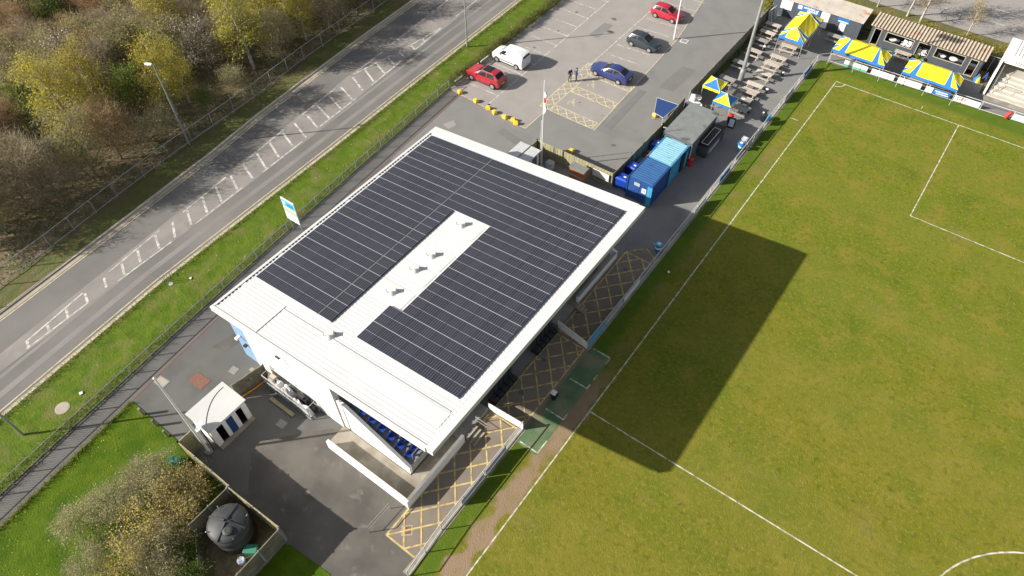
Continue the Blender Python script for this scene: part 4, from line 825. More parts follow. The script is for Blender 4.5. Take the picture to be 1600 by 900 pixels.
for k, (x, lb) in enumerate(((3.9, 'white plastic chair at the left in the left shed window'), (4.45, 'white plastic chair at the right in the left shed window'), (5.8, 'white plastic chair at the left in the middle shed doorway'), (6.35, 'white plastic chair at the right in the middle shed doorway'))): chair(x, 10.15, .5 if k < 2 else .06, .3 * (k - 1.5), 'white_plastic', lb)
tag(build('planter_trough', MB().box(5.5, 9.2, 0, 6.7, 9.55, .4).box(5.55, 9.25, .4, 6.65, 9.5, .62, 1), ['timber', 'leaf_green']), 'green planted trough below the middle shed doorway', 'planter')
for k, (x0, x1, z0, z1, m) in enumerate(((7.6, 8.0, 1.3, 1.9, 'sign_grey'), (8.6, 9.0, 1.35, 1.8, 'print_red'), (10.0, 10.35, 1.2, 1.6, 'print_red'), (11.25, 11.7, 1.0, 1.7, 'print_pale'))):
    build('back_picture', MB().box(x0, 11.8, z0, x1, 11.87, z1), m, t)
# white terrace at the right
t = thing('covered_terrace', 'white covered standing terrace at the right picture edge', 'terrace', (20, 10.5, 0))
for k in range(6): build('step', MB().box(14.15, 7.0 + .62 * k, 0, 34, 7.62 + .62 * k if k < 5 else 13.9, .18 + .22 * k), 'cream_step', t)
mb = MB(); P = [(6.9, 0), (13.95, 0), (13.95, 3.25), (10.3, 2.95), (6.9, .25)]
for x in (13.75,):
    a = [(x, y, z) for y, z in P]; b = [(x + .2, y, z) for y, z in P]; mb.poly(a[::-1]); mb.poly(b)
    for k in range(5): q = (k + 1) % 5; mb.poly([a[k], b[k], b[q], a[q]][::-1])
build('side_wall', mb, 'white_paint', t); build('back_wall', MB().box(13.95, 13.8, 0, 34, 13.95, 3.2), 'white_paint', t)
r = MB(); rz_ = lambda x, y: 3.0 + .07 * (y - 10.3); r.prism([(13.7, 10.2), (34, 10.2), (34, 14.15), (13.7, 14.15)], lambda x, y: rz_(x, y), lambda x, y: rz_(x, y) + .06)
for k in range(56): xx = 14.6 + .35 * k; r.prism([(xx - .07, 10.9), (xx + .07, 10.9), (xx + .07, 14.0), (xx - .07, 14.0)], lambda x, y: rz_(x, y) + .05, lambda x, y: rz_(x, y) + .13)
build('roof', r, 'white_paint', t); fa = build('fascia', MB().box(13.72, 10.12, 2.45, 34, 10.2, 3.06), 'white_paint', t)
lettering('STER', .5, 'print_red', fa, (15.6 - 20, 10.108 - 10.5, 2.76), (R(90), 0, 0))
for x in (14.6, 17.6, 20.6, 23.6): build('crush_barrier', MB().path([(x, 7.9, .3), (x, 7.9, 1.4), (x + 1.6, 7.9, 1.4), (x + 1.6, 7.9, .3)], .03), 'rail_paint', t)
for y in (7.3, 8.6, 9.9): build('side_rail', MB().tube((14.3, y, .3 + .35 * (y - 7)), (14.3, y, 1.3 + .35 * (y - 7)), .03), 'galv', t)
build('side_rail', MB().tube((14.3, 7.2, 1.3), (14.3, 10, 2.3), .03), 'galv', t); build('front_path', MB().box(13.9, 6.3, 0, 34, 7.0, .06), 'concrete', t)
t = thing('wire_panel', 'dark wire panel between the rusty shed and white terrace', 'fence', (13.0, 11.4, 0)); build('frame', MB().path([(12.4, 11.6, 0), (12.4, 11.6, 2), (13.7, 11.6, 2), (13.7, 11.6, 0)], .03).tube((13.05, 11.6, 0), (13.05, 11.6, 2), .025), 'galv', t)
build('sheet', MB().box(12.42, 11.62, .05, 13.68, 11.64, 1.95), 'black', t)

# ------------------------------------------------------------------ gazebos
def gazebo(cx, cy, lx, ly, eave, peak, label, small=None, rz=0):
    t = thing('gazebo', label, 'gazebo', (cx, cy, 0), rz, 'yellow and blue gazebos'); a, b = lx / 2, ly / 2; long_x = lx >= ly
    Yc, Bc, Sm = 0, 1, 2; mb = MB(); seams = MB()
    C = [(-a, -b, eave), (a, -b, eave), (a, b, eave), (-a, b, eave)]
    if small:
        ap = (0, 0, peak)
        for k in range(4):
            p, q = Vector(C[k]), Vector(C[(k + 1) % 4]); m_ = (p + q + Vector(ap)) / 3 - Vector((0, 0, .05)); col = Yc if (k + small) % 2 else Bc
            for u, v in ((p, q), (q, Vector(ap)), (Vector(ap), p)): mb.poly([u, v, m_], col)
            seams.tube(p + Vector((0, 0, .01)), Vector(ap) + Vector((0, 0, .012)), .035, n=5)
        vcols = [(Yc if (k + small) % 2 == 0 else Bc) for k in range(4)]
    else:
        h = (a - b * .75) if long_x else (b - a * .75); E1, E2 = ((-h, 0, peak), (h, 0, peak)) if long_x else ((0, -h, peak), (0, h, peak))
        sides = [(C[0], C[1], E1, E2), (C[2], C[3], E2, E1)] if long_x else [(C[1], C[2], E1, E2), (C[3], C[0], E2, E1)]
        ends = [(C[1], C[2], E2), (C[3], C[0], E1)] if long_x else [(C[2], C[3], E2), (C[0], C[1], E1)]
        for p, q, r, s in sides:
            p, q, r, s = map(Vector, (p, q, r, s)); L = lambda t_: p.lerp(q, t_); Rg = lambda t_: r.lerp(s, t_)
            mb.poly([p, L(.13), r], Yc); mb.poly([L(.13), L(.24), Rg(.06), r], Bc); mb.poly([L(.24), L(.76), Rg(.94), Rg(.06)], Yc); mb.poly([L(.76), L(.87), s, Rg(.94)], Bc); mb.poly([L(.87), q, s], Yc)
            for t_, e in ((.24, Rg(.06)), (.76, Rg(.94)), (.13, r), (.87, s)): seams.tube(L(t_) + Vector((0, 0, .012)), e + Vector((0, 0, .012)), .022, n=5)
            mid = (p + r) / 2; seams.tube(p + Vector((0, 0, .01)), r + Vector((0, 0, .012)), .03, n=5)
        for p, q, e in ends:
            p, q, e = map(Vector, (p, q, e)); L = lambda t_: p.lerp(q, t_); mp = p.lerp(e, .55); mq = q.lerp(e, .55)
            mb.poly([p, L(.25), mp], Bc); mb.poly([L(.25), L(.75), mq, e, mp], Yc); mb.poly([L(.75), q, mq], Bc); seams.tube(q + Vector((0, 0, .01)), e + Vector((0, 0, .012)), .03, n=5)
            seams.tube(L(.25) + Vector((0, 0, .012)), mp + Vector((0, 0, .012)), .02, n=5); seams.tube(L(.75) + Vector((0, 0, .012)), mq + Vector((0, 0, .012)), .02, n=5)
        vcols = [Bc] * 4
    fine = MB(); wv = rnd.uniform(0, 6)
    def sag(p):
        u = min(1, max(0, (p.z - eave) / (peak - eave))); return Vector((p.x, p.y, p.z - .22 * u * (1 - u) + .014 * math.sin(7 * p.x + 4 * p.y + wv) * (u < .97) + .010 * math.sin(13 * p.y - 6 * p.x + wv) * (u < .97)))
    for fc, mi in zip(mb.f, mb.m):
        P_ = [Vector(mb.v[k]) for k in fc]; cc = sum(P_, Vector()) / len(P_)
        tris = [P_] if len(P_) == 3 else [[P_[k], P_[(k + 1) % len(P_)], cc] for k in range(len(P_))]
        for A_, B_, C_ in tris:
            N = 5; g_ = lambda i, j: sag(A_ + (B_ - A_) * i / N + (C_ - A_) * j / N)
            for i in range(N):
                for j in range(N - i):
                    fine.poly([g_(i, j), g_(i + 1, j), g_(i, j + 1)], mi)
                    if i + j < N - 1: fine.poly([g_(i + 1, j), g_(i + 1, j + 1), g_(i, j + 1)], mi)
    fs = MB()
    for s0 in range(0, len(seams.v), 10):
        a_, b_ = sum((Vector(q) for q in seams.v[s0:s0 + 5]), Vector()) / 5, sum((Vector(q) for q in seams.v[s0 + 5:s0 + 10]), Vector()) / 5; pp = [sag(a_.lerp(b_, k / 5)) + Vector((0, 0, .006)) for k in range(6)]
        for p_, q_ in zip(pp, pp[1:]): fs.tube(p_, q_, .02, n=4, caps=False)
    mb, seams = fine, fs
    cp = build('canopy', mb, ['canvas_yellow', 'canvas_blue'], t, False); build('seams', seams, 'canvas_seam', cp, False)
    for k in range(4):
        p, q = Vector(C[k]), Vector(C[(k + 1) % 4]); n = 8; v = MB(); e = (q - p).normalized(); o = Vector((e.y, -e.x, 0))
        for j in range(n): A_, B_ = p.lerp(q, j / n), p.lerp(q, (j + 1) / n); w1 = o * (.03 * math.sin(j * 2.2 + k)); w2 = o * (.03 * math.sin((j + 1) * 2.2 + k)); v.poly([A_, B_, B_ + w2 - Vector((0, 0, .3)), A_ + w1 - Vector((0, 0, .3))])
        build('valance', v, 'canvas_yellow' if vcols[k] == Yc else 'canvas_blue', t, False)
    legs = [(x, y) for x in (-a + .04, a - .04) for y in (-b + .04, b - .04)]
    if not small: legs += [(0, -b + .04), (0, b - .04)] if long_x else [(-a + .04, 0), (a - .04, 0)]
    for x, y in legs: build('leg', MB().tube((x, y, 0), (x, y, eave), .025, n=6), 'rail_paint', t, False); 
    return t
gazebo(-9.8, -11.15, 2.0, 2.05, 2.05, 2.65, 'small gazebo with yellow front valance beside the long fence', 2)
gazebo(-7.72, -13.05, 2.0, 2.0, 2.05, 2.75, 'small gazebo with blue front valance near the kiosk cabin', 1)
gazebo(-6.6, 4.75, 2.95, 6.3, 2.05, 2.95, 'large yellow and blue gazebo standing end on among the picnic benches')
gazebo(.8, 4.3, 5.9, 3.3, 2.0, 2.75, 'large yellow and blue gazebo nearest the pitch corner, behind the boards')
gazebo(8.5, 4.35+.1, 5.8, 3.2, 2.0, 2.75, 'large yellow and blue gazebo in front of the rusty roofed shed')
# picnic benches
def picnic(x, y, m, label, rz=0):
    t = thing('picnic_bench', label, 'picnic bench', (x, y, 0), rz, 'picnic benches'); L_ = .92
    b = MB()
    for k in range(5): b.box(-L_, -.36 + .146 * k, .72, L_, -.36 + .146 * k + .134, .76)
    build('table_top', b, m, t, False)
    for s in (-1, 1):
        b = MB()
        for k in range(2): yy = s * .68 + (k - 1) * .14; b.box(-L_, yy, .42, L_, yy + .13, .46)
        build('seat', b, m, t, False); xx = s * .68
        build('leg_frame', MB().bar((xx, -.72, .0), (xx, -.26, .72), .05, .1).bar((xx, .72, .0), (xx, .26, .72), .05, .1).bar((xx + .03, -.8, .39), (xx + .03, .8, .39), .045, .09).bar((xx + .03, -.36, .69), (xx + .03, .36, .69), .045, .07), m, t, False)
    return t
G1, G2 = 'timber_bench', 'timber_bench_grey'
for x, y, m, lb in ((-10.1, 5.7, G1, 'pale picnic bench by the fence, farthest from the floodlight mast'), (-9.95, 3.7, G1, 'pale picnic bench by the fence with bluish stain, left of the large end on gazebo'), (-9.95, 1.75, G2, 'greyish picnic bench by the fence, third from the dark blue shed'), (-9.65, -.8, G1, 'pale picnic bench by the fence, fourth from the dark blue shed'),
        (-9.85, -3.9, G2, 'greyish picnic bench by the fence just behind the floodlight mast'), (-9.8, -7.6, G2, 'grey picnic bench by the fence beside the yellow valance gazebo'),
        (-6.75, 2.35, G1, 'sandy picnic bench standing under the large end on gazebo'), (-6.85, -.45, G1, 'pale picnic bench in the barrier row just outside the end on gazebo'), (-6.9, -2.2, G1, 'pale picnic bench in the barrier row, second from the end on gazebo'), (-6.9, -4.3, G1, 'pale picnic bench in the barrier row level with the floodlight mast'),
        (-6.85, -6.9, G1, 'sandy picnic bench in the barrier row just in front of the mast'), (-6.85, -8.5, G1, 'sandy picnic bench in the barrier row close behind a grey one'), (-6.8, -10.1, G2, 'grey picnic bench in the barrier row with a white item on top'), (-6.4, -11.75, G2, 'grey picnic bench half hidden by the blue valance gazebo'),
        (-3.2, 7.6, G2, 'grey picnic bench in front of the blue club shed'), (4.4, 8.7, G1, 'pale picnic bench below the left window of the rusty roofed shed')):
    picnic(x, y, m, lb, rnd.uniform(-.05, .05))
def sphere_ish(r): return [(r * .1, 0), (r * .8, r * .35), (r, r), (r * .8, r * 1.65), (r * .1, r * 2)]
for x, y, z, lb in ((-6.75, -10.1, .76, 'white paper item lying on a grey picnic bench top'), (-9.9, 3.75, .76, 'bluish paper lying on a pale picnic bench by the fence')):
    o = build('paper', MB().box(-.17, -.12, 0, .17, .12, .012), 'white_plastic' if x > -8 else 'print_pale', None, False); o.location = (x, y, z + .001); o.rotation_euler = (0, 0, .4); tag(o, lb, 'paper')
for x, y, lb in ((-5.45, -6.6, 'small black bin with white lid on the tarmac by the sandy picnic benches'), (-5.6, -10.9, 'small black bin with white lid near the grey barrier row benches'), (-5.3, -2.6, 'small black bin with white lid near the pale barrier row benches'), (-9.1, 1.0, 'small white topped black bin by the third fence bench')):
    t = thing('ash_bin', lb, 'bin', (x, y, 0)); build('body', MB().lathe([(.13, 0), (.15, .5)], n=10), 'black', t, False); build('lid', MB().lathe([(.17, .5), (.16, .58), (.05, .64)], n=10), 'white_plastic', t, False)
# ------------------------------------------------------------------ clutter round the kiosk and fences
def wheelie(x, y, rz, label, w=1.2, d=.95, h=1.25, m='bin_blue'):
    t = thing('wheeled_bin', label, 'bin', (x, y, 0), rz); a, b = w / 2, d / 2
    mb = MB(); mb.v += [(-a * .9, -b * .85, .15), (a * .9, -b * .85, .15), (a * .9, b * .85, .15), (-a * .9, b * .85, .15), (-a, -b, h), (a, -b, h), (a, b, h), (-a, b, h)]
    mb.f += [(3, 2, 1, 0), (4, 5, 6, 7), (0, 1, 5, 4), (1, 2, 6, 5), (2, 3, 7, 6), (3, 0, 4, 7)]; mb.m += [0] * 6; build('body', mb, m, t, False, bevel=.03)
    ld_ = MB(); ld_.v += [(-a - .03, -b - .03, h + .005), (a + .03, -b - .03, h + .005), (a + .03, b + .03, h + .005), (-a - .03, b + .03, h + .005), (-a * .8, -b * .8, h + .16), (a * .8, -b * .8, h + .16), (a * .8, b * .8, h + .2), (-a * .8, b * .8, h + .2)]; ld_.f += [(3, 2, 1, 0), (4, 5, 6, 7), (0, 1, 5, 4), (1, 2, 6, 5), (2, 3, 7, 6), (3, 0, 4, 7)]; ld_.m += [0] * 6
    l = build('lid', ld_, m, t, False, bevel=.03); build('label', MB().box(a * .1, -b * .3, h + .185, a * .5, b * .1, h + .2), 'white_plastic', l, False)
    for sx in (-1, 1):
        for sy in (-1, 1): build('wheel', MB().tube((sx * a * .8, sy * b * .7 - .03, .09), (sx * a * .8, sy * b * .7 + .03, .09), .09, n=10), 'rubber', t, False)
wheelie(-10.6, -28.9, .05, 'big blue wheeled bin nearest the timber fence corner'); wheelie(-10.65, -26.9, 0, 'second big blue wheeled bin beside the royal blue container'); wheelie(-10.5, -22.4, .1, 'blue wheeled bin behind the cyan container', 1.0, .9, 1.1)
t = thing('waste_skip', 'dark low waste trolley with red rim between the blue bins', 'skip', (-10.5, -25.3, 0)); build('body', MB().box(-.5, -.6, .1, .5, .6, .8), 'cabin_grey', t, False, bevel=.03); build('rim', MB().box(-.52, -.64, .8, .52, -.56, .88), 'red', t, False)
t = thing('crate_heap', 'heap of red and yellow plastic toys beside the cyan container', 'toys', (-10.4, -23.9, 0)); rr = random.Random(3)
for k in range(9): x, y = rr.uniform(-.4, .3), rr.uniform(-.5, .5); z = rr.uniform(0, .7); build('crate', MB().box(x - .18, y - .14, z, x + .18, y + .14, z + .26), 'red' if k % 3 else 'canvas_yellow', t, False, bevel=.03)
t = thing('parasol_folded', 'folded white and maroon parasol behind the kiosk cabin', 'parasol', (-10.4, -20.9, 0)); build('pole', MB().tube((0, 0, 0), (0, 0, 2.3), .03), 'galv', t, False); build('cover', MB().lathe([(.12, .7), (.22, 1.1), (.16, 1.8), (.03, 2.3)], n=10), 'dark_stuff', t, False); build('trim', MB().bar((-.3, -.2, 2.2), (.5, .3, 1.95), .1, .06), 'white_plastic', t, False)
t = thing('gas_heater', 'grey and white heater unit against the fence by the kiosk', 'heater', (-11.05, -14.6, 0)); build('body', MB().box(-.3, -.3, 0, .3, .3, 1.1), 'cabin_grey', t, False, bevel=.03); build('top', MB().lathe([(.3, 1.1), (.26, 1.2), (.1, 1.26)], n=14), 'white_plastic', t, False)
for k in range(3): chair(-11.15 + .03 * k, -13.55, .28 * k, .4, 'white_plastic', ('lowest', 'middle', 'topmost')[k] + ' white plastic chair of the stack by the fence gap', 'stacked white chairs')
for x, y, lb in ((-10.95, -12.75, 'white round garden table at the fence, farther of two'), (-10.35, -13.9, 'white round garden table at the kiosk roof corner, nearer of two'), (-7.75, -15.1, 'white round garden table in front of the blue valance gazebo')):
    t = thing('garden_table', lb, 'table', (x, y, 0)); build('top', MB().lathe([(.55, .70), (.57, .74), (.55, .76)], n=20), 'white_plastic', t, False)
    for a in (.4, 1.97, 3.54, 5.11): build('leg', MB().tube((.4 * math.cos(a), .4 * math.sin(a), 0), (.34 * math.cos(a), .34 * math.sin(a), .7), .035, n=6), 'white_plastic', t, False)
t = thing('red_barrel', 'red barrel at the end corner of the cyan container', 'barrel', (-6.8, -22.15, 0)); build('body', MB().lathe([(.28, 0), (.3, .12), (.28, .45), (.31, .5), (.28, .55), (.3, .85), (.28, .92)], n=16), 'red', t, False, smooth=True); build('rim', MB().lathe([(.31, .6), (.31, .68)], n=16), 'dark_stuff', t, False)
t = thing('red_litter_bin', 'red topped bin beside the blue valance gazebo leg', 'bin', (-6.55, -13.6, 0)); build('body', MB().lathe([(.27, 0), (.29, .8)], n=14), 'black', t, False); build('lid', MB().lathe([(.31, .8), (.27, .95), (.1, 1.05)], n=14), 'red', t, False, smooth=True)
t = thing('sandwich_board', 'dark framed menu board with pale sheet in front of red topped bin', 'sign', (-6.1, -14.2, 0), .15)
for s in (-1, 1): 
    mb = MB(); mb.v += [(-.34, s * .3, 0), (.34, s * .3, 0), (.34, s * .04, 1.1), (-.34, s * .04, 1.1), (-.34, s * .3 + .03, 0), (.34, s * .3 + .03, 0), (.34, s * .04 + .03, 1.1), (-.34, s * .04 + .03, 1.1)]; mb.f += [(0, 1, 2, 3), (7, 6, 5, 4), (0, 4, 5, 1), (1, 5, 6, 2), (2, 6, 7, 3), (3, 7, 4, 0)]; mb.m += [0] * 6; build('board', mb, 'black', t, False)
mb = MB().poly([(-.26, -.29, .18), (.26, -.29, .18), (.26, -.09, 1.0), (-.26, -.09, 1.0)]); build('sheet', mb, 'print_pale', t, False)
def rail_bin(y, label, m, lid):
    t = thing('barrier_bin', label, 'bin', (-3.75, y, 0)); build('body', MB().lathe([(.24, 0), (.29, .85)], n=12), m, t, False); build('band', MB().lathe([(.285, .45), (.29, .65)], n=12), 'white_plastic', t, False); build('lid', MB().box(-.3, -.3, .85, .3, .3, .98), lid, t, False, bevel=.04); build('sticker', MB().box(-.14, -.14, .981, .14, .14, .99), 'white_plastic', t, False)
rail_bin(-34.2, 'blue and white bin at the barrier near the stand roof corner', 'sign_blue', 'sign_cyan'); rail_bin(-17.2, 'blue and white bin at the barrier opposite the kiosk counter', 'sign_cyan', 'sign_blue'); rail_bin(-16.3, 'white topped grey bin at the barrier beside the blue and white one', 'sign_grey', 'sign_grey')
t = thing('barrier_bin', 'black bin at the barrier next to a bright blue cloth', 'bin', (-3.8, -11.3, 0)); build('body', MB().lathe([(.28, 0), (.33, .8)], n=12), 'black', t, False); build('lid', MB().lathe([(.34, .8), (.3, .88)], n=12), 'rubber', t, False); build('bag', MB().lathe([(.1, .88), (.12, .95), (.03, 1.02)], -.15, .05, 8), 'white_plastic', t, False)
mb = MB(); 
for k in range(6):
    y0, y1 = -12.2 + .15 * k, -12.05 + .15 * k; w0, w1 = .03 * math.sin(k * 1.9), .03 * math.sin((k + 1) * 1.9)
    mb.poly([(RX - .09 + w0, y0, .35), (RX - .09 + w1, y1, .35), (RX - .03, y1, 1.11), (RX - .03, y0, 1.11)]); mb.poly([(RX - .03, y0, 1.11), (RX - .03, y1, 1.11), (RX + .04, y1, 1.11), (RX + .04, y0, 1.11)]); mb.poly([(RX + .04, y0, 1.11), (RX + .04, y1, 1.11), (RX + .11 + w1, y1, .5), (RX + .11 + w0, y0, .5)])
o = build('draped_cloth', mb, 'towel'); s_ = o.modifiers.new('thick', 'SOLIDIFY'); s_.thickness = .012; tag(o, 'bright blue cloth draped over the pitch barrier', 'cloth')
o = build('red_bag', MB().tube((16.75, 3.85, .2), (17.0, 4.0, .95), .24, .2, 10), 'red', smooth=False, bevel=.05); tag(o, 'red sack leaning on the goal end barrier', 'sack')
t = thing('tarpaulin_stand', 'dark blue tarpaulin sheet stretched on a low frame by the car park fence', 'tarpaulin', (-12.7, -16.6, 0))
TQ = [(-14.3, -15.5, .9), (-13.3, -17.9, .85), (-12.1, -18.2, .9), (-11.75, -15.4, 1.0)]; mb = MB().poly(TQ); o = build('sheet', mb, 'blue_tarp', t); o.modifiers.new('thick', 'SOLIDIFY').thickness = .03
build('edge_rail', MB().path(TQ + TQ[:1], .025), 'rail_paint', t)
for p in TQ: build('leg', MB().tube(p, (p[0], p[1], 0), .025), 'rail_paint', t)
for k in range(5):
    lb = ('first', 'second', 'third', 'fourth', 'last')[k] + ' folded trestle table leaning on the fence beside the blue shed'
    t = thing('folded_table', lb, 'table', (-10.95 + .06 * k, 7.0 + .28 * k, 0), R(90)); m = ('rail_paint', 'sign_grey', 'white_plastic', 'galv', 'rail_paint')[k]
    mb = MB(); mb.v += [(-.38, 0, 0), (.38, 0, 0), (.38, .35, 1.6), (-.38, .35, 1.6), (-.38, .05, 0), (.38, .05, 0), (.38, .4, 1.6), (-.38, .4, 1.6)]; mb.f += [(0, 1, 2, 3), (7, 6, 5, 4), (0, 4, 5, 1), (1, 5, 6, 2), (2, 6, 7, 3), (3, 7, 4, 0)]; mb.m += [0] * 6; build('top', mb, m, t, False); build('leg_frame', MB().path([(-.3, -.02, .2), (-.3, .3, 1.5), (.3, .3, 1.5), (.3, -.02, .2)], .02), 'galv', t, False)
def heap(name, label, cat, x, y, mats, n, sx, sy, h, seed):
    t = thing(name, label, cat, (x, y, 0)); r = random.Random(seed)
    for k in range(n):
        mb = MB(); cx, cy, z = r.uniform(-sx, sx), r.uniform(-sy, sy), r.uniform(0, h * .5); N = 9; pr = []
        for i in range(N): a = 6.283 * i / N; q = r.uniform(.6, 1.15); pr.append((cx + q * sx * .55 * math.cos(a), cy + q * sy * .55 * math.sin(a)))
        top = Vector((cx, cy, z + h * r.uniform(.45, .8)))
        for i in range(N): a, b = pr[i], pr[(i + 1) % N]; m1 = ((a[0] + cx) / 2, (a[1] + cy) / 2, z + h * r.uniform(.35, .6)); mb.poly([(*a, 0.02), (*b, 0.02), top]); 
        build('fold', mb, mats[k % len(mats)], t, False, smooth=True)
heap('folded_canopy', 'crumpled yellow and blue canopy heaped between shed and white terrace', 'canopy', 13.0, 9.6, ['canvas_yellow', 'blue_tarp', 'canvas_yellow', 'canvas_blue'], 6, .55, .75, .9, 4)
# small grey shed and cedar cabinet behind the stand
t = thing('small_store', 'small pale grey store shed at the foot of the flagpole', 'shed', (-19.75, -32.6, 0)); build('wall', MB().box(-20.8, -33.7, 0, -18.65, -31.5, 2.2), 'white_wall', t)
build('roof', MB().prism([(-20.95, -33.85), (-18.5, -33.85), (-18.5, -31.35), (-20.95, -31.35)], lambda x, y: 2.2, lambda x, y: 2.3 + .02 * (x + 21)), 'rail_paint', t); build('roof_seam', MB().box(-19.75, -33.8, 2.34, -19.68, -31.4, 2.36), 'dark_metal', t); build('door', MB().box(-18.64, -32.6, .1, -18.6, -31.9, 1.95), 'cabin_grey', t)
t = thing('cedar_cabinet', 'reddish timber cabinet with grey top behind the stand roof', 'cabinet', (-14.4, -30.9, 0)); build('body', MB().box(-15.2, -31.3, .05, -13.55, -30.55, 1.95), 'cedar', t); build('top', MB().box(-15.27, -31.37, 1.96, -13.5, -30.5, 2.04), 'felt_roof', t); build('rail', MB().box(-15.25, -31.33, 1.1, -13.52, -31.305, 1.2), 'timber_frame', t); build('door', MB().box(-14.42, -31.315, .1, -13.6, -31.302, 1.08), 'cedar', t); build('door', MB().box(-15.18, -31.315, .1, -14.44, -31.302, 1.08), 'cedar', t)
t = thing('grey_box', 'pale grey plastic box at the foot of the flagpole', 'box', (-17.8, -30.7, 0)); build('body', MB().box(-.35, -.3, 0, .35, .3, .7), 'print_pale', t, False, bevel=.03); build('lid', MB().box(-.38, -.33, .7, .38, .33, .77), 'sign_grey', t, False, bevel=.02)
# ------------------------------------------------------------------ yard
t = thing('toilet_block', 'small white flat roofed block with three dark doorways', 'outbuilding', (-21.2, -68.3, 0))
X0, X1, Y0, Y1, H = -22.55, -20.2, -69.85, -66.75, 2.35
build('wall', MB().box(X0, Y0, 0, X0 + .15, Y1, H).box(X0 + .15, Y0, 0, X1, Y0 + .15, H).box(X0 + .15, Y1 - .15, 0, X1, Y1, H), 'white_wall', t)
mb = MB(); ys = [Y0 + .15, Y0 + .45, Y0 + 1.0, Y0 + 1.3, Y0 + 1.85, Y0 + 2.2, Y0 + 2.7, Y1 - .15]
for a, b in ((0, 1), (2, 3), (4, 5), (6, 7)): mb.box(X1 - .15, ys[a], 0, X1, ys[b], H)
for a, b in ((1, 2), (3, 4), (5, 6)): mb.box(X1 - .15, ys[a], 2.05, X1, ys[b], H)
build('front_wall', mb, 'white_wall', t); r = build('roof', MB().prism([(X0 - .1, Y0 - .12), (X1 + .12, Y0 - .12), (X1 + .12, Y1 + .12), (X0 - .1, Y1 + .12)], H, lambda x, y: H + .14 - .02 * (x - X0)), 'roof_grey', t)
build('door', MB().box(X1 - .07, ys[3] + .01, 0, X1 - .03, ys[4] - .01, 2.04), 'blue_tarp', t); build('inner_floor', MB().box(X0 + .15, Y0 + .15, 0, X1 - .15, Y1 - .15, .03), 'dark_stuff', t); build('inner_partition', MB().box(X0 + .5, Y0 + .15, .03, X0 + .6, Y1 - .15, 2.3), 'black', t)
pts = [(-22.5 + .05, -67.2, 2.5)]; pts = [(-22.2 + 1.6 * u * u - .2 * u, -66.9 - 2.7 * u, H + .15 - .02 * (.4 + 1.4 * u * u)) for u in np.linspace(0, 1, 10)]
build('roof_cable', MB().path(pts, .022), 'dark_metal', r)
build('plinth', MB().box(X1, Y0, 0, X1 + .35, Y1, .1), 'concrete', t)
t = thing('satellite_dish', 'grey dish antenna on the corner of the small white block', 'satellite dish', (-20.75, -70.1, 0)); build('mast', MB().tube((0, 0, 0), (0, 0, 2.75), .035), 'dark_metal', t, False)
mb = MB(); nrm = Vector((-.5, -.4, .75)).normalized(); e1 = nrm.orthogonal().normalized(); e2 = nrm.cross(e1); c0 = Vector((.05, .05, 2.8))
for r0, r1 in ((0, .2), (.2, .36), (.36, .46)):
    for k in range(16):
        a, b = 6.2832 * k / 16, 6.2832 * (k + 1) / 16; P = lambda r_, t_: c0 + e1 * r_ * math.cos(t_) + e2 * r_ * math.sin(t_) + nrm * r_ * r_ * .45; mb.poly([P(r0, a), P(r1, a), P(r1, b), P(r0, b)])
build('dish', mb, 'sign_grey', t, False, smooth=True); build('feed_arm', MB().tube(c0 - e1 * .4, c0 + nrm * .5, .02).box(c0.x + nrm.x * .5 - .05, c0.y + nrm.y * .5 - .05, c0.z + nrm.z * .5 - .05, c0.x + nrm.x * .5 + .05, c0.y + nrm.y * .5 + .05, c0.z + nrm.z * .5 + .05), 'dark_metal', t, False)
t = thing('ladder', 'dark ladder leaning at the end of the small white block', 'ladder', (-20.6, -70.25, 0))
for x in (-.2, .2): build('stile', MB().bar((x, 0, 0), (x - .5, .15, 2.2), .05, .04), 'dark_metal', t, False)
for k in range(6): build('rung', MB().tube((-.2 - .5 * k / 6.5, .02 * k, .25 + .3 * k), (.2 - .5 * k / 6.5, .02 * k, .25 + .3 * k), .015, n=6), 'galv', t, False)
# caged goods along the gable wall
t = thing('storage_cage', 'galvanised cage of white wrapped goods along the gable wall', 'cage', (-18.9, -63.9, 0)); cx0, cx1, cy0, cy1, ch = -21.3, -16.4, -64.35, -63.5, 1.7; mb = MB()
for x in (cx0, -18.9, cx1):
    for y in (cy0, cy1): mb.tube((x, y, 0), (x, y, ch), .03, n=6)
    mb.tube((x, cy0, ch), (x, cy1, ch), .03, n=6)
for z in (.1, ch * .55, ch):
    for y in (cy0, cy1): mb.tube((cx0, y, z), (cx1, y, z), .025, n=6)
build('frame', mb, 'galv', t); mb = MB()
for k in range(48): x = cx0 + (cx1 - cx0) * k / 47; mb.tube((x, cy0, .1), (x, cy0, ch), .007, n=4)
build('mesh_bars', mb, 'galv', t)['kind'] = 'stuff'
def lump(name, x0, x1, y0, y1, h, m, parent, seed, n=12, k=5):
    r = random.Random(seed); mb = MB(); g = [[(x0 + (x1 - x0) * i / n, y0 + (y1 - y0) * j / k, (h * r.uniform(.7, 1.05) if 0 < i < n and 0 < j < k else h * r.uniform(.0, .35))) for j in range(k + 1)] for i in range(n + 1)]
    for i in range(n):
        for j in range(k): mb.poly([g[i][j], g[i + 1][j], g[i + 1][j + 1], g[i][j + 1]])
    return build(name, mb, m, parent)
lump('wrapped_goods', -21.2, -18.6, -64.3, -63.55, 1.35, 'film', t, 5); lump('wrapped_goods', -18.5, -16.5, -64.3, -63.9, 1.1, 'film', t, 6, 9, 4)
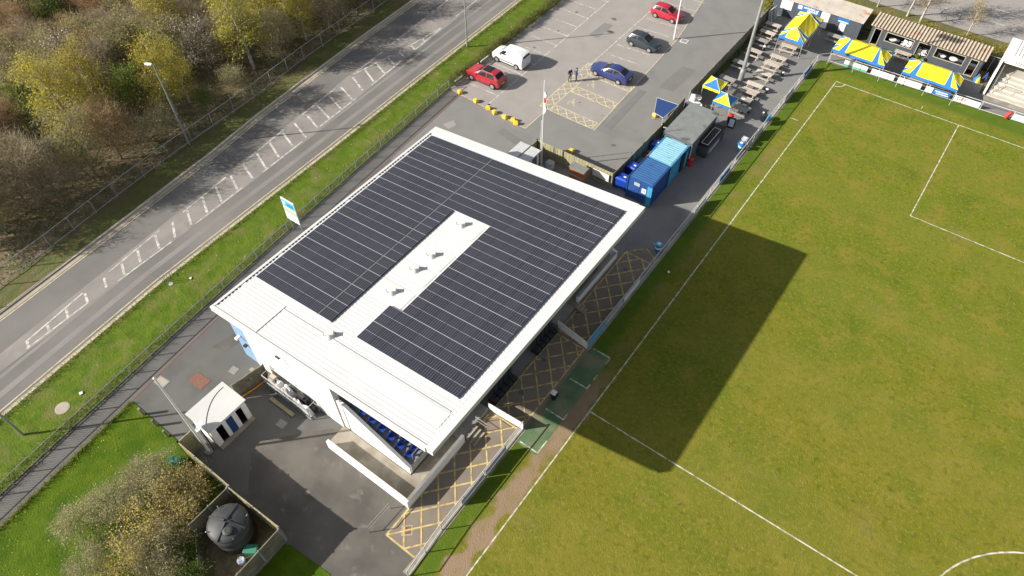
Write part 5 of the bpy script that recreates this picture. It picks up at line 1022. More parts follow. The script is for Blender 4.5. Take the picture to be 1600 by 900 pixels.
build('machine', MB().box(-18.3, -63.85, 0, -17.2, -63.5, 1.25).box(-17.9, -63.9, 1.25, -17.4, -63.6, 1.5), 'dark_metal', t); build('carton', MB().box(-20.9, -64.1, 1.3, -20.4, -63.7, 1.5), 'timber_frame', t); build('bin_bag', MB().lathe([(.1, .0), (.28, .25), (.26, .6), (.05, .85)], -16.8, -63.75, 9), 'dark_metal', t)
tag(build('timber_sleeper', MB().box(-20.3, -65.05, 0, -17.75, -64.75, .12), 'timber_pale', bevel=.02), 'pale timber sleeper on the yard in front of the cage', 'sleeper')
t = thing('white_canister', 'small white canister between the yard gates and the cage', 'canister', (-21.5, -63.75, 0)); build('body', MB().lathe([(.2, 0), (.2, .55), (.1, .68)], n=12), 'film', t, False, smooth=True); build('cap', MB().lathe([(.06, .68), (.06, .76)], n=8), 'white_plastic', t, False)
# tank compound
t = thing('water_tank', 'large round black water tank with ribbed lid in fenced compound', 'tank', (-14.0, -73.35, 0)); build('body', MB().lathe([(1.28, 0), (1.3, .1), (1.28, .8), (1.32, .85), (1.28, .9), (1.28, 1.6), (1.32, 1.65), (1.28, 1.7), (1.28, 2.25)], n=32), 'tank_black', t, False, smooth=True)
lid = build('lid', MB().lathe([(1.33, 2.24), (1.33, 2.32), (1.1, 2.45), (.5, 2.62), (.12, 2.66)], n=32), 'tank_black', t, False, smooth=True)
for k in range(4): a = R(20 + 90 * k); c, s = math.cos(a), math.sin(a); build('lid_rib', MB().bar((c * .1, s * .1, 2.70), (c * 1.3, s * 1.3, 2.40), .12, .14), 'tank_black', lid, False)
build('hatch', MB().lathe([(.32, 2.5), (.32, 2.64), (.2, 2.68)], .55, -.35, 16), 'tank_black', lid, False)
for a in (1.0, 2.9, 4.3, 5.9): c, s = math.cos(a), math.sin(a); build('lug', MB().tube((c * 1.2, s * 1.2, 2.36), (c * 1.34, s * 1.34, 2.56), .035, n=6), 'galv', lid, False)
for x, y, rz, lb in ((-21.6, -72.5, .5, 'green plastic box on the lawn by the yellowed fence'), (-12.35, -73.5, .6, 'green plastic box beside the black tank')):
    t = thing('utility_box', lb, 'box', (x, y, .03), rz); build('body', MB().box(-.42, -.26, 0, .42, .26, .6), 'green_plastic', t, False, bevel=.04); build('lid', MB().box(-.45, -.29, .6, .45, .29, .68), 'green_plastic', t, False, bevel=.03)
t = thing('round_tub', 'round grey blue tub beside the green box in tank compound', 'tub', (-12.35, -74.35, .03)); build('body', MB().lathe([(.22, 0), (.28, .45), (.27, .47)], n=14), 'sign_grey', t, False); build('lid', MB().lathe([(.26, .47), (.24, .5)], n=14), 'print_pale', t, False)
for x, y, lb in ((-27.0, -71.5, 'timber stump post on the lawn edge, nearest the footpath'), (-25.4, -71.5, 'timber stump post in the middle of the lawn edge'), (-24.0, -71.55, 'timber stump post on the lawn edge, nearest the white mast')):
    o = build('stump_post', MB().lathe([(.11, 0), (.11, .85), (.09, .9)], n=10), 'timber', None, False); o.location = (x, y, 0); tag(o, lb, 'post', 'lawn posts')
t = thing('compost_heap', 'pile of cut branches between the green box and fence', 'branches', (-20.2, -72.1, .03)); r = random.Random(9)
for k in range(26): a = r.uniform(0, 6.28); x, y = r.uniform(-.9, .9), r.uniform(-.35, .3); l = r.uniform(.4, 1.1); build('branch', MB().tube((x, y, r.uniform(.02, .3)), (x + l * math.cos(a), y + .5 * l * math.sin(a), r.uniform(.02, .35)), .018, .008, 5), 'timber_pale' if k % 2 else 'cedar', t, False)
for x, y, m, s, lb in ((-35.0, -60.9, 'white_plastic', .12, 'scrap of white litter on the verge in front of the road kerb'), (-32.4, -73.2, 'white_plastic', .16, 'scrap of white litter on the verge beside tan cover')):
    o = build('litter_scrap', MB().prism([(-s, -s * .6), (s * .8, -s), (s, s * .5), (-s * .3, s)], 0, .08), m, None, False, bevel=.02); o.location = (x, y, .06); tag(o, lb, 'litter')
t = thing('small_road_sign', 'small round sign lying low on the verge by the kerb', 'sign', (-36.2, -62.2, .03)); build('post', MB().tube((0, 0, 0), (0, 0, .9), .03), 'galv', t, False); build('hoop', MB().path([(0, -.3, .0), (0, -.3, .9), (0, .3, .9), (0, .3, 0)], .025), 'galv', t, False); build('plate', MB().lathe([(.2, 0), (.2, .05)], .3, -.1, 12), 'sign_grey', t, False)

# ------------------------------------------------------------------ cars
def car(label, paint, x, y, rz, kind):
    t = thing('parked_car' if kind != 'van' else 'parked_van', label, 'van' if kind == 'van' else 'car', (x, y, -.01), rz)
    # station: x, half width, z bottom, z belt, half width roof, z roof (None on bonnet and boot)
    S = {'saloon': [(2.42, .62, .36, .58, None, None), (2.28, .82, .24, .68, None, None), (1.9, .9, .2, .78, None, None), (.95, .92, .2, .93, None, None), (.1, .92, .2, .96, .62, 1.40), (-.6, .92, .2, .97, .63, 1.46), (-1.25, .92, .2, .99, .60, 1.38), (-2.0, .9, .22, 1.03, None, None), (-2.3, .84, .26, 1.0, None, None), (-2.4, .72, .4, .78, None, None)],
         'hatch': [(1.98, .6, .36, .58, None, None), (1.85, .78, .24, .70, None, None), (1.5, .85, .2, .84, None, None), (.85, .87, .2, .97, None, None), (.1, .87, .2, 1.0, .58, 1.42), (-.6, .87, .2, 1.02, .6, 1.48), (-1.45, .86, .2, 1.04, .56, 1.43), (-1.85, .82, .24, 1.06, None, None), (-1.97, .76, .3, .8, None, None), (-2.0, .66, .4, .6, None, None)],
         'suv': [(2.3, .66, .42, .72, None, None), (2.18, .86, .3, .86, None, None), (1.8, .92, .26, 1.0, None, None), (1.0, .94, .26, 1.08, None, None), (.25, .94, .26, 1.1, .66, 1.6), (-.6, .94, .26, 1.12, .68, 1.66), (-1.6, .93, .26, 1.14, .62, 1.58), (-2.1, .88, .3, 1.14, None, None), (-2.25, .82, .36, .9, None, None), (-2.3, .7, .46, .7, None, None)],
         'van': [(2.2, .66, .4, .72, None, None), (2.08, .84, .26, .9, None, None), (1.75, .9, .22, 1.03, None, None), (1.2, .92, .22, 1.14, None, None), (.55, .92, .22, 1.18, .70, 1.74), (-.4, .92, .22, 1.2, .76, 1.84), (-1.9, .92, .22, 1.2, .76, 1.82), (-2.15, .9, .26, 1.2, .72, 1.74), (-2.2, .86, .32, 1.1, None, None), (-2.22, .76, .4, .8, None, None)]}[kind]
    rings = []
    for (X, w, zb, zt, wr, zr) in S:
        if wr is None: wr, zr, zc = w * .72, zt + .035, zt + .06
        else: zc = zr + .045
        h = [(0, zb), (w * .93, zb), (w, zb + .5 * (zt - zb)), (w * .97, zt), (wr, zr), (0, zc)]
        rings.append([Vector((X, a, b)) for a, b in h] + [Vector((X, -a, b)) for a, b in h[4:0:-1]])
    mb = MB(); n = 10
    for r in rings: mb.v += [tuple(p) for p in r]
    for i in range(len(rings) - 1):
        for k in range(n): q = (k + 1) % n; mb.f.append((i * n + k, i * n + q, (i + 1) * n + q, (i + 1) * n + k)); mb.m.append(0)
    mb.f.append(tuple(range(n))[::-1]); mb.f.append(tuple(range((len(rings) - 1) * n, len(rings) * n))); mb.m += [0, 0]
    body = build('body', mb, paint, t, False, smooth=True)
    bm = bmesh.new(); bm.from_mesh(body.data); bmesh.ops.recalc_face_normals(bm, faces=bm.faces); bm.to_mesh(body.data); bm.free(); body.data.set_sharp_from_angle(angle=R(32))
    ri = [i for i, s in enumerate(S) if s[4]]; f, l = ri[0], ri[-1]
    def pane(name, pts, shrink=.86, m='glass_dark', off=.012, par=t):
        c = sum(pts, Vector()) / len(pts); nr = Vector()
        for k in range(len(pts)): nr += (pts[k] - c).cross(pts[(k + 1) % len(pts)] - c)
        nr.normalize(); mid = Vector((0, 0, .8))
        if nr.dot(c - mid) < 0: nr = -nr; pts = pts[::-1]
        return build(name, MB().poly([c + (p - c) * shrink + nr * off for p in pts]), m, par, False)
    A = rings
    def curved(name, i, j, v0, v1, u0=.12, m='glass_dark', off=.014):
        """glass over both halves of the strip between stations i and j"""
        mb = MB()
        for e_, c_ in ((4, 5), (6, 5)):
            B = lambda u, v: (A[i][e_] * (1 - u) + A[i][c_] * u) * (1 - v) + (A[j][e_] * (1 - u) + A[j][c_] * u) * v
            q = [B(u0, v0), B(1, v0), B(1, v1), B(u0, v1)]; nr = (q[1] - q[0]).cross(q[3] - q[0]).normalized()
            if nr.dot((q[0] + q[2]) / 2 - Vector((0, 0, .7))) < 0: nr = -nr
            mb.poly([p + nr * off for p in (q if e_ == 6 else q[::-1])])
        return build(name, mb, m, t, False)
    curved('windscreen', f - 1, f, .06, .93); curved('rear_window', l, l + 1, .12, .85 if kind != 'van' else .5)
    for s in (3, 7):
        o = 4 if s == 3 else 6
        if kind == 'van': pane('side_window', [A[f - 1][s], A[f + 1][s].lerp(A[f][s], .35), A[f + 1][o].lerp(A[f][o], .35), A[f][o]], .8)
        else:
            pane('side_window', [A[f - 1][s].lerp(A[f][s], .35), A[f + 1][s], A[f + 1][o], A[f][o]], .86); pane('side_window', [A[f + 1][s], A[l][s].lerp(A[l + 1][s], .3), A[l][o], A[f + 1][o]], .86)
    wr_ = .34 if kind in ('suv',) else .31
    wx = (S[2][0] - .38 + (.05 if kind == 'saloon' else 0), S[-3][0] + (.62 if kind != 'van' else .75)); w0 = S[4][1]
    tyre = mesh_of('tyre', MB().tube((0, -.11, 0), (0, .11, 0), wr_, n=18), 'rubber'); rm = MB().tube((0, -.118, 0), (0, .118, 0), wr_ * .66, n=16)
    rim = mesh_of('rim', rm, 'alloy'); hub = MB()
    for k in range(5): a = k * 1.2566; hub.bar((math.cos(a) * .04, .12, math.sin(a) * .04), (math.cos(a) * wr_ * .6, .12, math.sin(a) * wr_ * .6), .012, .05).bar((math.cos(a) * .04, -.12, math.sin(a) * .04), (math.cos(a) * wr_ * .6, -.12, math.sin(a) * wr_ * .6), .012, .05)
    for X in wx:
        for s in (-1, 1):
            build('wheel_arch', MB().tube((X, s * (w0 - .12), wr_ + .02), (X, s * (w0 + .004), wr_ + .02), wr_ + .055, n=18), 'black', t, False)
            wheel = link('wheel', tyre, t, (X, s * (w0 - .085), wr_)); link('rim', rim, wheel)
    for s in (-1, 1):
        p = A[1][3 if s > 0 else 7]; build('headlight', MB().bar((p.x + .06, p.y * .86, p.z - .08), (p.x - .3, p.y * .985, p.z - .03), .07, .1), 'lamp_glass', t, False)
        p = A[-3][3 if s > 0 else 7]; build('taillight', MB().bar((p.x - .08, p.y * .8, p.z - .12), (p.x + .2, p.y * 1.0, p.z - .1), .06, .13), 'tail_red', t, False)
        p = A[f - 1][3 if s > 0 else 7]; build('mirror', MB().box(p.x - .35, p.y + s * .02 - .09, p.z + .0, p.x - .2, p.y + s * .02 + .09 + .06 * s, p.z + .13), paint, t, False, bevel=.03)
    p = A[-1][0]; build('number_plate', MB().box(p.x - .02, -.26, .58, p.x + .01, .26, .70), 'plate', t, False); p = A[0][0]; build('number_plate', MB().box(p.x - .01, -.26, .46, p.x + .02, .26, .56), 'white_plastic', t, False); build('grille', MB().box(p.x - .01, -.4, .6, p.x + .012, .4, .7), 'black', t, False)
    build('sill', MB().box(wx[1] + .4, -w0 - .0, .2, wx[0] - .4, w0 + .0, .28), 'black', t, False)
    if kind == 'suv': curved('sunroof', f, f + 1, .12, 1, .1); curved('sunroof', f + 1, f + 2, 0, .3, .1)
    if kind == 'suv':
        for s in (-1, 1): build('roof_rail', MB().tube((.1, s * .62, 1.68), (-1.4, s * .6, 1.68), .022, n=6), 'galv', t, False)
    if kind == 'saloon':
        for s in (4, 6): build('window_trim', MB().path([A[f - 1][s], A[f][s] + Vector((0, .0, .01)), A[f + 1][s], A[l][s], A[l + 1][s]], .018), 'alloy', t, False)
        build('boot_edge', MB().bar((-2.02, -.7, 1.075), (-2.02, .7, 1.075), .1, .03), paint, t, False)
    if kind == 'van':
        build('door_seam', MB().box(-2.2, -.012, .4, -2.19, .012, 1.7), 'dark_metal', t, False); build('roof_rib', MB().box(-1.8, -.5, 1.86, .3, -.44, 1.885).box(-1.8, .44, 1.86, .3, .5, 1.885), paint, t, False); build('side_trim', MB().box(-1.0, -.935, .5, 1.0, -.915, .58).box(-1.0, .915, .5, 1.0, .935, .58), 'black', t, False)
    for i in (f, f + 1, l):
        for s in (2, 8):
            o = 3 if s == 2 else 7; w_ = Vector((0, .006 if s == 2 else -.006, 0)); build('door_gap', MB().bar(A[i][s] + w_ - Vector((0, 0, .2)), A[i][o] + w_, .012, .014), 'black', t, False)
            if i != f and kind != 'van': q = A[i][s].lerp(A[i][o], .75); build('door_handle', MB().bar(q + w_ * 3 + Vector((.1, 0, 0)), q + w_ * 3 + Vector((.26, 0, 0)), .02, .03), paint, t, False)
    build('aerial', MB().tube((S[l][0] + .1, 0, S[l][5] + .04), (S[l][0] - .12, 0, S[l][5] + .2), .012, n=5), 'black', t, False)
car('red sport utility car with dark sunroof parked at the verge', 'car_red', -31.85, -22.75, R(180), 'suv')
car('small white panel van parked beside the red sport utility car', 'car_white', -31.8, -18.2, R(180), 'van')
car('dark blue saloon car parked next to the yellow hatched bays', 'car_blue', -20.9, -13.9, R(180), 'saloon')
car('dark grey hatchback parked in the middle of the right bay row', 'car_grey', -20.95, -6.45, 0, 'hatch')
car('bright red hatchback parked in the farthest occupied bay', 'car_red2', -21.75, .75, 0, 'hatch')

# ------------------------------------------------------------------ people
def person(label, x, y, rz, h, top, hairm, pose):
    J = {'pel': (0, 0, .93), 'sp': (0, .01, 1.12), 'ch': (0, .0, 1.34), 'nk': (0, 0, 1.50), 'hb': (0, -.015, 1.58), 'hd': (0, -.02, 1.68), 'tp': (0, -.01, 1.745)}
    Rd = {'pel': (.155, .115), 'sp': (.145, .105), 'ch': (.17, .115), 'nk': (.058, .058), 'hb': (.068, .08), 'hd': (.078, .095), 'tp': (.06, .07)}
    E_ = [('pel', 'sp'), ('sp', 'ch'), ('ch', 'nk'), ('nk', 'hb'), ('hb', 'hd'), ('hd', 'tp')]
    for s, q in ((-1, 'l'), (1, 'r')):
        sp_ = pose['spread']; el, wr_ = pose['arm_' + q]
        J.update({'hip' + q: (s * .095, 0, .86), 'kn' + q: (s * (.105 + sp_ * .5), -.02, .48), 'an' + q: (s * (.115 + sp_), .03, .09), 'to' + q: (s * (.135 + sp_), -.14, .045), 'sh' + q: (s * .185, 0, 1.42), 'el' + q: el, 'wr' + q: wr_})
        Rd.update({'hip' + q: (.092, .098), 'kn' + q: (.06, .062), 'an' + q: (.046, .05), 'to' + q: (.04, .035), 'sh' + q: (.07, .072), 'el' + q: (.05, .05), 'wr' + q: (.034, .034)})
        E_ += [('pel', 'hip' + q), ('hip' + q, 'kn' + q), ('kn' + q, 'an' + q), ('an' + q, 'to' + q), ('ch', 'sh' + q), ('sh' + q, 'el' + q), ('el' + q, 'wr' + q)]
        d = (Vector(wr_) - Vector(el)).normalized(); side = d.orthogonal().normalized(); pm = Vector(wr_) + d * .07; J['pm' + q] = tuple(pm); Rd['pm' + q] = (.034, .022); E_.append(('wr' + q, 'pm' + q))
        for k, (o, l) in enumerate(((-.03, .07), (-.01, .085), (.01, .08), (.03, .06))):
            a = pm + side * o + d * .02; b = pm + side * o + d * (.02 + l * .55); c = b + d * l * .3 + d.cross(side) * l * .3
            for i, pt in enumerate((a, b, c)): J['f%d%d%s' % (k, i, q)] = tuple(pt); Rd['f%d%d%s' % (k, i, q)] = (.009, .009)
            E_ += [('pm' + q, 'f%d0%s' % (k, q)), ('f%d0%s' % (k, q), 'f%d1%s' % (k, q)), ('f%d1%s' % (k, q), 'f%d2%s' % (k, q))]
        a = Vector(wr_) + d * .03 + side * .035; b = a + d * .04 + side * .03; J['t0' + q] = tuple(a); J['t1' + q] = tuple(b); Rd['t0' + q] = Rd['t1' + q] = (.011, .011); E_ += [('wr' + q, 't0' + q), ('t0' + q, 't1' + q)]
    names = list(J); me = bpy.data.meshes.new('body'); me.from_pydata([Vector(J[k]) * (h / 1.8) for k in names], [(names.index(a), names.index(b)) for a, b in E_], [])
    o = bpy.data.objects.new('tmp', me); COL.objects.link(o); o.modifiers.new('skin', 'SKIN')
    for i, k in enumerate(names): me.skin_vertices[0].data[i].radius = tuple(v * h / 1.8 for v in Rd[k])
    me.skin_vertices[0].data[0].use_root = True; o.modifiers.new('sub', 'SUBSURF').levels = 1
    dg = bpy.context.evaluated_depsgraph_get(); bme = bpy.data.meshes.new_from_object(o.evaluated_get(dg)); bpy.data.objects.remove(o)
    bme.materials.clear()
    for q in ('skin', top, 'trouser', 'black'): bme.materials.append(M(q))
    wz = [Vector(J['wrl']) * (h / 1.8), Vector(J['wrr']) * (h / 1.8)]
    for p in bme.polygons:
        c = p.center; z = c.z * 1.8 / h; near = min((c - q).length for q in wz)
        hand = any((c - q).length < .2 and ((c - Vector(J['el' + s]) * (h / 1.8)).length > (q - Vector(J['el' + s]) * (h / 1.8)).length + .0) for q, s in zip(wz, 'lr'))
        p.material_index = 0 if z > 1.52 or hand else (1 if z > .88 else (2 if z > .1 else 3)); p.use_smooth = True
    t = thing('person', label, 'person', (x, y, -.012), rz); link('body', bme, t)
    k = h / 1.8; hm = MB().lathe([(.05 * k, 1.775 * k), (.09 * k, 1.76 * k), (.103 * k, 1.70 * k), (.098 * k, 1.665 * k)][::-1], 0, .0, 14); build('hair', hm, hairm, t, False, smooth=True)
    for s in (-1, 1): build('ear', MB().box(s * .088 * k - .012, -.03, 1.62 * k, s * .088 * k + .012, .015, 1.68 * k), 'skin', t, False, bevel=.008); build('eye', MB().box(s * .033 * k - .012, -.118 * k, 1.655 * k, s * .033 * k + .012, -.10 * k, 1.67 * k), 'black', t, False)
    build('nose', MB().bar((0, -.10 * k, 1.655 * k), (0, -.128 * k, 1.615 * k), .025, .03), 'skin', t, False); build('mouth', MB().box(-.025, -.108 * k, 1.575 * k, .025, -.09 * k, 1.583 * k), 'print_red', t, False)
    build('jacket_hem', MB().lathe([(.17 * k, .86 * k), (.175 * k, .9 * k), (.16 * k, 1.0 * k)], 0, 0, 14), top, t, False, smooth=True)
person('person in dark navy jacket and black trousers with pale hair standing in the car park', -24.2, -17.4, R(60), 1.74, 'navy', 'hair_grey', {'spread': .03, 'arm_l': ((-.27, .0, 1.15), (-.2, -.15, 1.02)), 'arm_r': ((.27, .02, 1.15), (.2, -.14, 1.0))})
person('person in royal blue jacket with raised arm standing beside the navy one', -23.65, -16.95, R(-70), 1.74, 'royal', 'hair_dark', {'spread': .02, 'arm_l': ((-.27, -.02, 1.16), (-.14, -.2, 1.22)), 'arm_r': ((.27, -.02, 1.18), (.12, -.22, 1.38))})
# ------------------------------------------------------------------ vegetation
def quads_mesh(name, V, mat_names, idx=None):
    n = len(V) // 4; me = bpy.data.meshes.new(name); me.vertices.add(n * 4); me.vertices.foreach_set('co', np.asarray(V, dtype=np.float32).ravel())
    me.loops.add(n * 4); me.loops.foreach_set('vertex_index', np.arange(n * 4, dtype=np.int32)); me.polygons.add(n); me.polygons.foreach_set('loop_start', np.arange(0, n * 4, 4, dtype=np.int32)); me.polygons.foreach_set('loop_total', np.full(n, 4, dtype=np.int32))
    for q in mat_names: me.materials.append(M(q))
    if idx is not None: me.polygons.foreach_set('material_index', idx.astype(np.int32))
    me.update(calc_edges=True); me.validate(); return me
def unit(a): return a / (np.linalg.norm(a, axis=1, keepdims=True) + 1e-9)
def leaves(g, P, size, var=.5):
    n = len(P); a = unit(g.normal(size=(n, 3))); b = unit(np.cross(a, g.normal(size=(n, 3)))); s = size * (1 + var * g.uniform(-1, 1, (n, 1))); a = a * s; b = b * s * .7
    return np.stack([P - a, P - b, P + a, P + b], 1).reshape(-1, 3)
def twigs(g, P, D, length, width):
    n = len(P); D = unit(D + .45 * g.normal(size=(n, 3))); l = length * g.uniform(.5, 1.2, (n, 1)); s = unit(np.cross(D, g.normal(size=(n, 3)))) * width / 2
    return np.stack([P - s, P + s, P + D * l + s * .3, P + D * l - s * .3], 1).reshape(-1, 3)
def skeleton(g, h, spread, first, nb, up):
    """trunk and limbs: list of (a, b, ra, rb), and tips with directions"""
    seg = []; tips = []; lean = g.normal(size=2) * .04 * h; pts = [np.array([lean[0] * t * t, lean[1] * t * t, h * t * .92]) for t in np.linspace(0, 1, 6)]; r0 = .022 * h
    for i in range(5): seg.append((pts[i], pts[i + 1], r0 * (1 - i / 5.6), r0 * (1 - (i + 1) / 5.6)))
    for k in range(nb):
        t = first + (1 - first) * (k + g.uniform(0, .8)) / nb; t = min(t, .97); i = min(4, int(t * 5)); p = pts[i] + (pts[i + 1] - pts[i]) * (t * 5 - i); a = k * 2.4 + g.uniform(-.4, .4)
        l = spread * (1.1 - .55 * t) * g.uniform(.75, 1.15); d = np.array([math.cos(a), math.sin(a), up * g.uniform(.6, 1.3)]); d /= np.linalg.norm(d); q = p + d * l * .55; e = p + d * l + np.array([0, 0, .12 * l]); rr = r0 * .5 * (1.05 - t * .6)
        seg += [(p, q, rr, rr * .6), (q, e, rr * .6, rr * .2)]; tips += [(q, d), (e, d), ((q + e) / 2, d)]
        for j in range(3):
            d2 = d + g.normal(size=3) * .55; d2 /= np.linalg.norm(d2); s = p + d * l * g.uniform(.3, .8); e2 = s + d2 * l * .45; seg.append((s, e2, rr * .4, rr * .12)); tips += [(e2, d2), ((s + e2) / 2, d2)]
    tips.append((pts[5], np.array([0, 0, 1.])))
    return seg, tips
def tree_meshes(kind, seed):
    g = np.random.default_rng(seed)
    P = {'birch': (7.6, 1.9, .22, 16, .55), 'olive': (6.2, 2.5, .15, 15, .7), 'bare': (5.8, 2.7, .12, 16, .8), 'bare_red': (5.0, 2.5, .12, 15, .8), 'blossom': (4.6, 2.2, .18, 14, .7), 'green': (4.6, 1.9, .1, 13, .7), 'thin': (6.4, 1.6, .3, 13, .7), 'shrub': (2.1, 1.9, .05, 15, .7), 'shrub_ochre': (2.0, 1.9, .05, 15, .7), 'shrub_green': (1.8, 1.6, .05, 14, .7)}[kind]
    seg, tips = skeleton(g, *P); h, sp = P[0], P[1]; mb = MB()
    for a, b, ra, rb in seg: mb.tube(a, b, max(ra, .012), max(rb, .008), n=5, caps=False)
    tp = np.array([t[0] for t in tips]); td = np.array([t[1] for t in tips])
    def cl(n, s): k = g.integers(0, len(tp), n); return tp[k] + g.normal(size=(n, 3)) * s * np.array([1, 1, .8]), td[k]
    parts = []
    def add(V, m): parts.append((V, m))
    if kind == 'birch':
        p, d = cl(4200, .42); add(leaves(g, p, .062), 0); p, d = cl(1100, .35); add(twigs(g, p, d * .4 + np.array([0, 0, -.7]), .55, .03), 1); ms = ['leaf_birch', 'leaf_olive']
    elif kind == 'olive':
        p, d = cl(2300, .5); add(leaves(g, p, .065), 0); p, d = cl(1900, .4); add(twigs(g, p, d, .6, .03), 1); ms = ['leaf_olive', 'leaf_twig']
    elif kind == 'thin':
        p, d = cl(900, .4); add(leaves(g, p, .06), 0); p, d = cl(900, .35); add(twigs(g, p, d, .55, .025), 1); ms = ['leaf_ochre', 'leaf_twig']
    elif kind in ('bare', 'bare_red'):
        p, d = cl(3600, .42); add(twigs(g, p, d, .65, .03), 0); p, d = cl(700, .5); add(leaves(g, p, .05), 1); ms = ['leaf_twig' if kind == 'bare' else 'leaf_twig_red', 'leaf_olive']
    elif kind == 'blossom':
        p, d = cl(1100, .32); add(leaves(g, p, .06), 0); p, d = cl(1900, .4); add(twigs(g, p, d, .5, .03), 1); ms = ['leaf_blossom', 'leaf_twig']
    elif kind == 'green':
        p, d = cl(2600, .42); add(leaves(g, p, .08), 0); p, d = cl(500, .4); add(twigs(g, p, d, .5, .03), 1); ms = ['leaf_green', 'leaf_olive']
    elif kind == 'shrub':
        p, d = cl(2000, .3); add(twigs(g, p, d, .4, .022), 0); p, d = cl(1900, .36); add(leaves(g, p, .05), 1); ms = ['leaf_twig', 'leaf_sage']
    elif kind == 'shrub_ochre':
        p, d = cl(2600, .32); add(leaves(g, p, .05), 0); p, d = cl(1300, .3); add(twigs(g, p, d, .4, .022), 1); ms = ['leaf_birch_bush', 'leaf_twig']
    else:
        p, d = cl(2400, .3); add(leaves(g, p, .06), 0); p, d = cl(500, .3); add(twigs(g, p, d, .35, .022), 1); ms = ['leaf_green', 'leaf_olive']
    V = np.concatenate([q[0] for q in parts]); V[:, 2] = np.maximum(V[:, 2], .03); idx = np.concatenate([np.full(len(q[0]) // 4, q[1]) for q in parts])
    return mesh_of('trunk', mb, 'bark_pale' if kind in ('birch', 'thin') else 'bark', smooth=True), quads_mesh('crown', V, ms, idx)
mat('leaf_sage', (0.44, 0.43, 0.20), .9, (0.36, 0.36, 0.15), 1.2, rand=.16, trans=.4)
mat('leaf_birch_bush', (0.60, 0.48, 0.12), .9, (0.48, 0.45, 0.12), 1.2, rand=.16, trans=.4)
TREES = {}
def plant(kind, x, y, label, name, cat='tree', s=1.0, group=None, var=None, z=0):
    v = rnd.randrange(3) if var is None else var
    if (kind, v) not in TREES: TREES[kind, v] = tree_meshes(kind, hash_seed(kind) + v)
    tr, cr = TREES[kind, v]; t = thing(name, label, cat, (x, y, z), rnd.uniform(0, 6.28), group); t.scale = (s * rnd.uniform(.9, 1.1), s * rnd.uniform(.9, 1.1), s)
    link('trunk', tr, t); link('crown', cr, t); return t
def hash_seed(k): return sum(ord(c) * (i + 3) for i, c in enumerate(k)) * 7
NAMED = [('birch', -57.9, -55.9, 'yellow green birch near the wood fence, lower left of the tall street lamp', 1.2), ('birch', -58.6, -52.6, 'yellow green birch just behind another birch left of the lamp', 1.1), ('birch', -55.0, -47.2, 'tall yellow green birch right behind the street lamp head', 1.05), ('birch', -55.6, -45.0, 'ochre tinted birch between the street lamp and white blossom', .85),
         ('birch', -54.9, -36.6, 'bright yellow birch with pale trunk above the road hatching', 1.2), ('birch', -56.5, -33.0, 'yellow green birch right of the bright birch', 1.05), ('birch', -57.2, -28.8, 'loose yellow green birch near the top edge of the picture', 1.0), ('birch', -63.4, -40.2, 'pale yellow tree deep in the wood above the blossom', 1.0), ('birch', -54.3, -29.0, 'young yellow green birch at the wood fence near the top edge', .8),
         ('blossom', -58.3, -40.2, 'tree with dense white blossom right of the street lamp head', 1.15), ('blossom', -66.8, -50.2, 'tree with scattered white blossom at the upper left', 1.2), ('blossom', -56.2, -31.6, 'small white blossom tree beside birches near the fence', .8), ('blossom', -72.5, -60.5, 'white blossom tree at the left picture edge', .9),
         ('green', -59.5, -48.5, 'fresh green bush like tree left of the tall birch by the lamp', .95), ('green', -63.5, -57.0, 'green ivy dark tree left of the two yellow birches', 1.05), ('green', -62.0, -31.0, 'green tree in the wood near the top edge', .9), ('green', -53.2, -44.6, 'small green sapling at the wood fence right of the lamp', .45)]
pts = []
for k, x, y, lb, s in NAMED: plant(k, x, y, lb, 'birch_tree' if k == 'birch' else ('blossom_tree' if k == 'blossom' else 'green_tree'), 'tree', s * 1.15); pts.append((x, y))
def in_view(x, y, m):
    d = Vector((x, y, 1.5)) - cam.matrix_world.translation; z = d.dot(F); return abs(d.dot(RT) / z * 1109.8) < 800 + m and abs(d.dot(UP) / z * 1109.8) < 450 + m
WL = {'bare': ('bare_tree', 'bare brown twiggy tree'), 'bare_red': ('bare_tree', 'bare reddish brown twiggy tree'), 'olive': ('olive_tree', 'olive green budding tree'), 'green': ('green_tree', 'small green leafy tree'), 'shrub': ('bare_shrub', 'low grey brown shrub')}
y = -96.0
while y < 14:
    x = -53.2
    while x > -112:
        px, py = x + rnd.uniform(-1.1, 1.1), y + rnd.uniform(-1.1, 1.1); edge = px - lerp_line(FF, py)
        if edge < -1.6 and in_view(px, py, 130) and min(math.hypot(px - a, py - b) for a, b in pts) > 2.0 and min(math.hypot(px - q_[1], py - q_[2]) for q_ in NAMED) > 2.7:
            pts.append((px, py)); q = rnd.random(); far_ = -edge
            k = 'shrub' if far_ < 4 and q < .35 else ('bare_red' if (far_ > 22 and q < .42) or q < .07 else ('olive' if q < .62 else ('green' if q < .67 else 'bare')))
            s = rnd.uniform(.8, 1.2) * (1.1 if k == 'shrub' else 1)
            zone = ('by the road fence', 'in the middle of the wood', 'deep in the wood')[0 if far_ < 6 else (1 if far_ < 17 else 2)] + (', left of the yellow birches' if py < -58 else (', level with the street lamp' if py < -44 else (', level with the white blossom' if py < -34 else ', towards the top edge')))
            plant(k, px, py, WL[k][1] + ' ' + zone, WL[k][0], 'shrub' if k == 'shrub' else 'tree', s, 'wood beyond the road: ' + WL[k][0].replace('_', ' ') + (' reddish' if k == 'bare_red' else '') + ' ' + zone)
        x -= 3.5
    y += 3.5
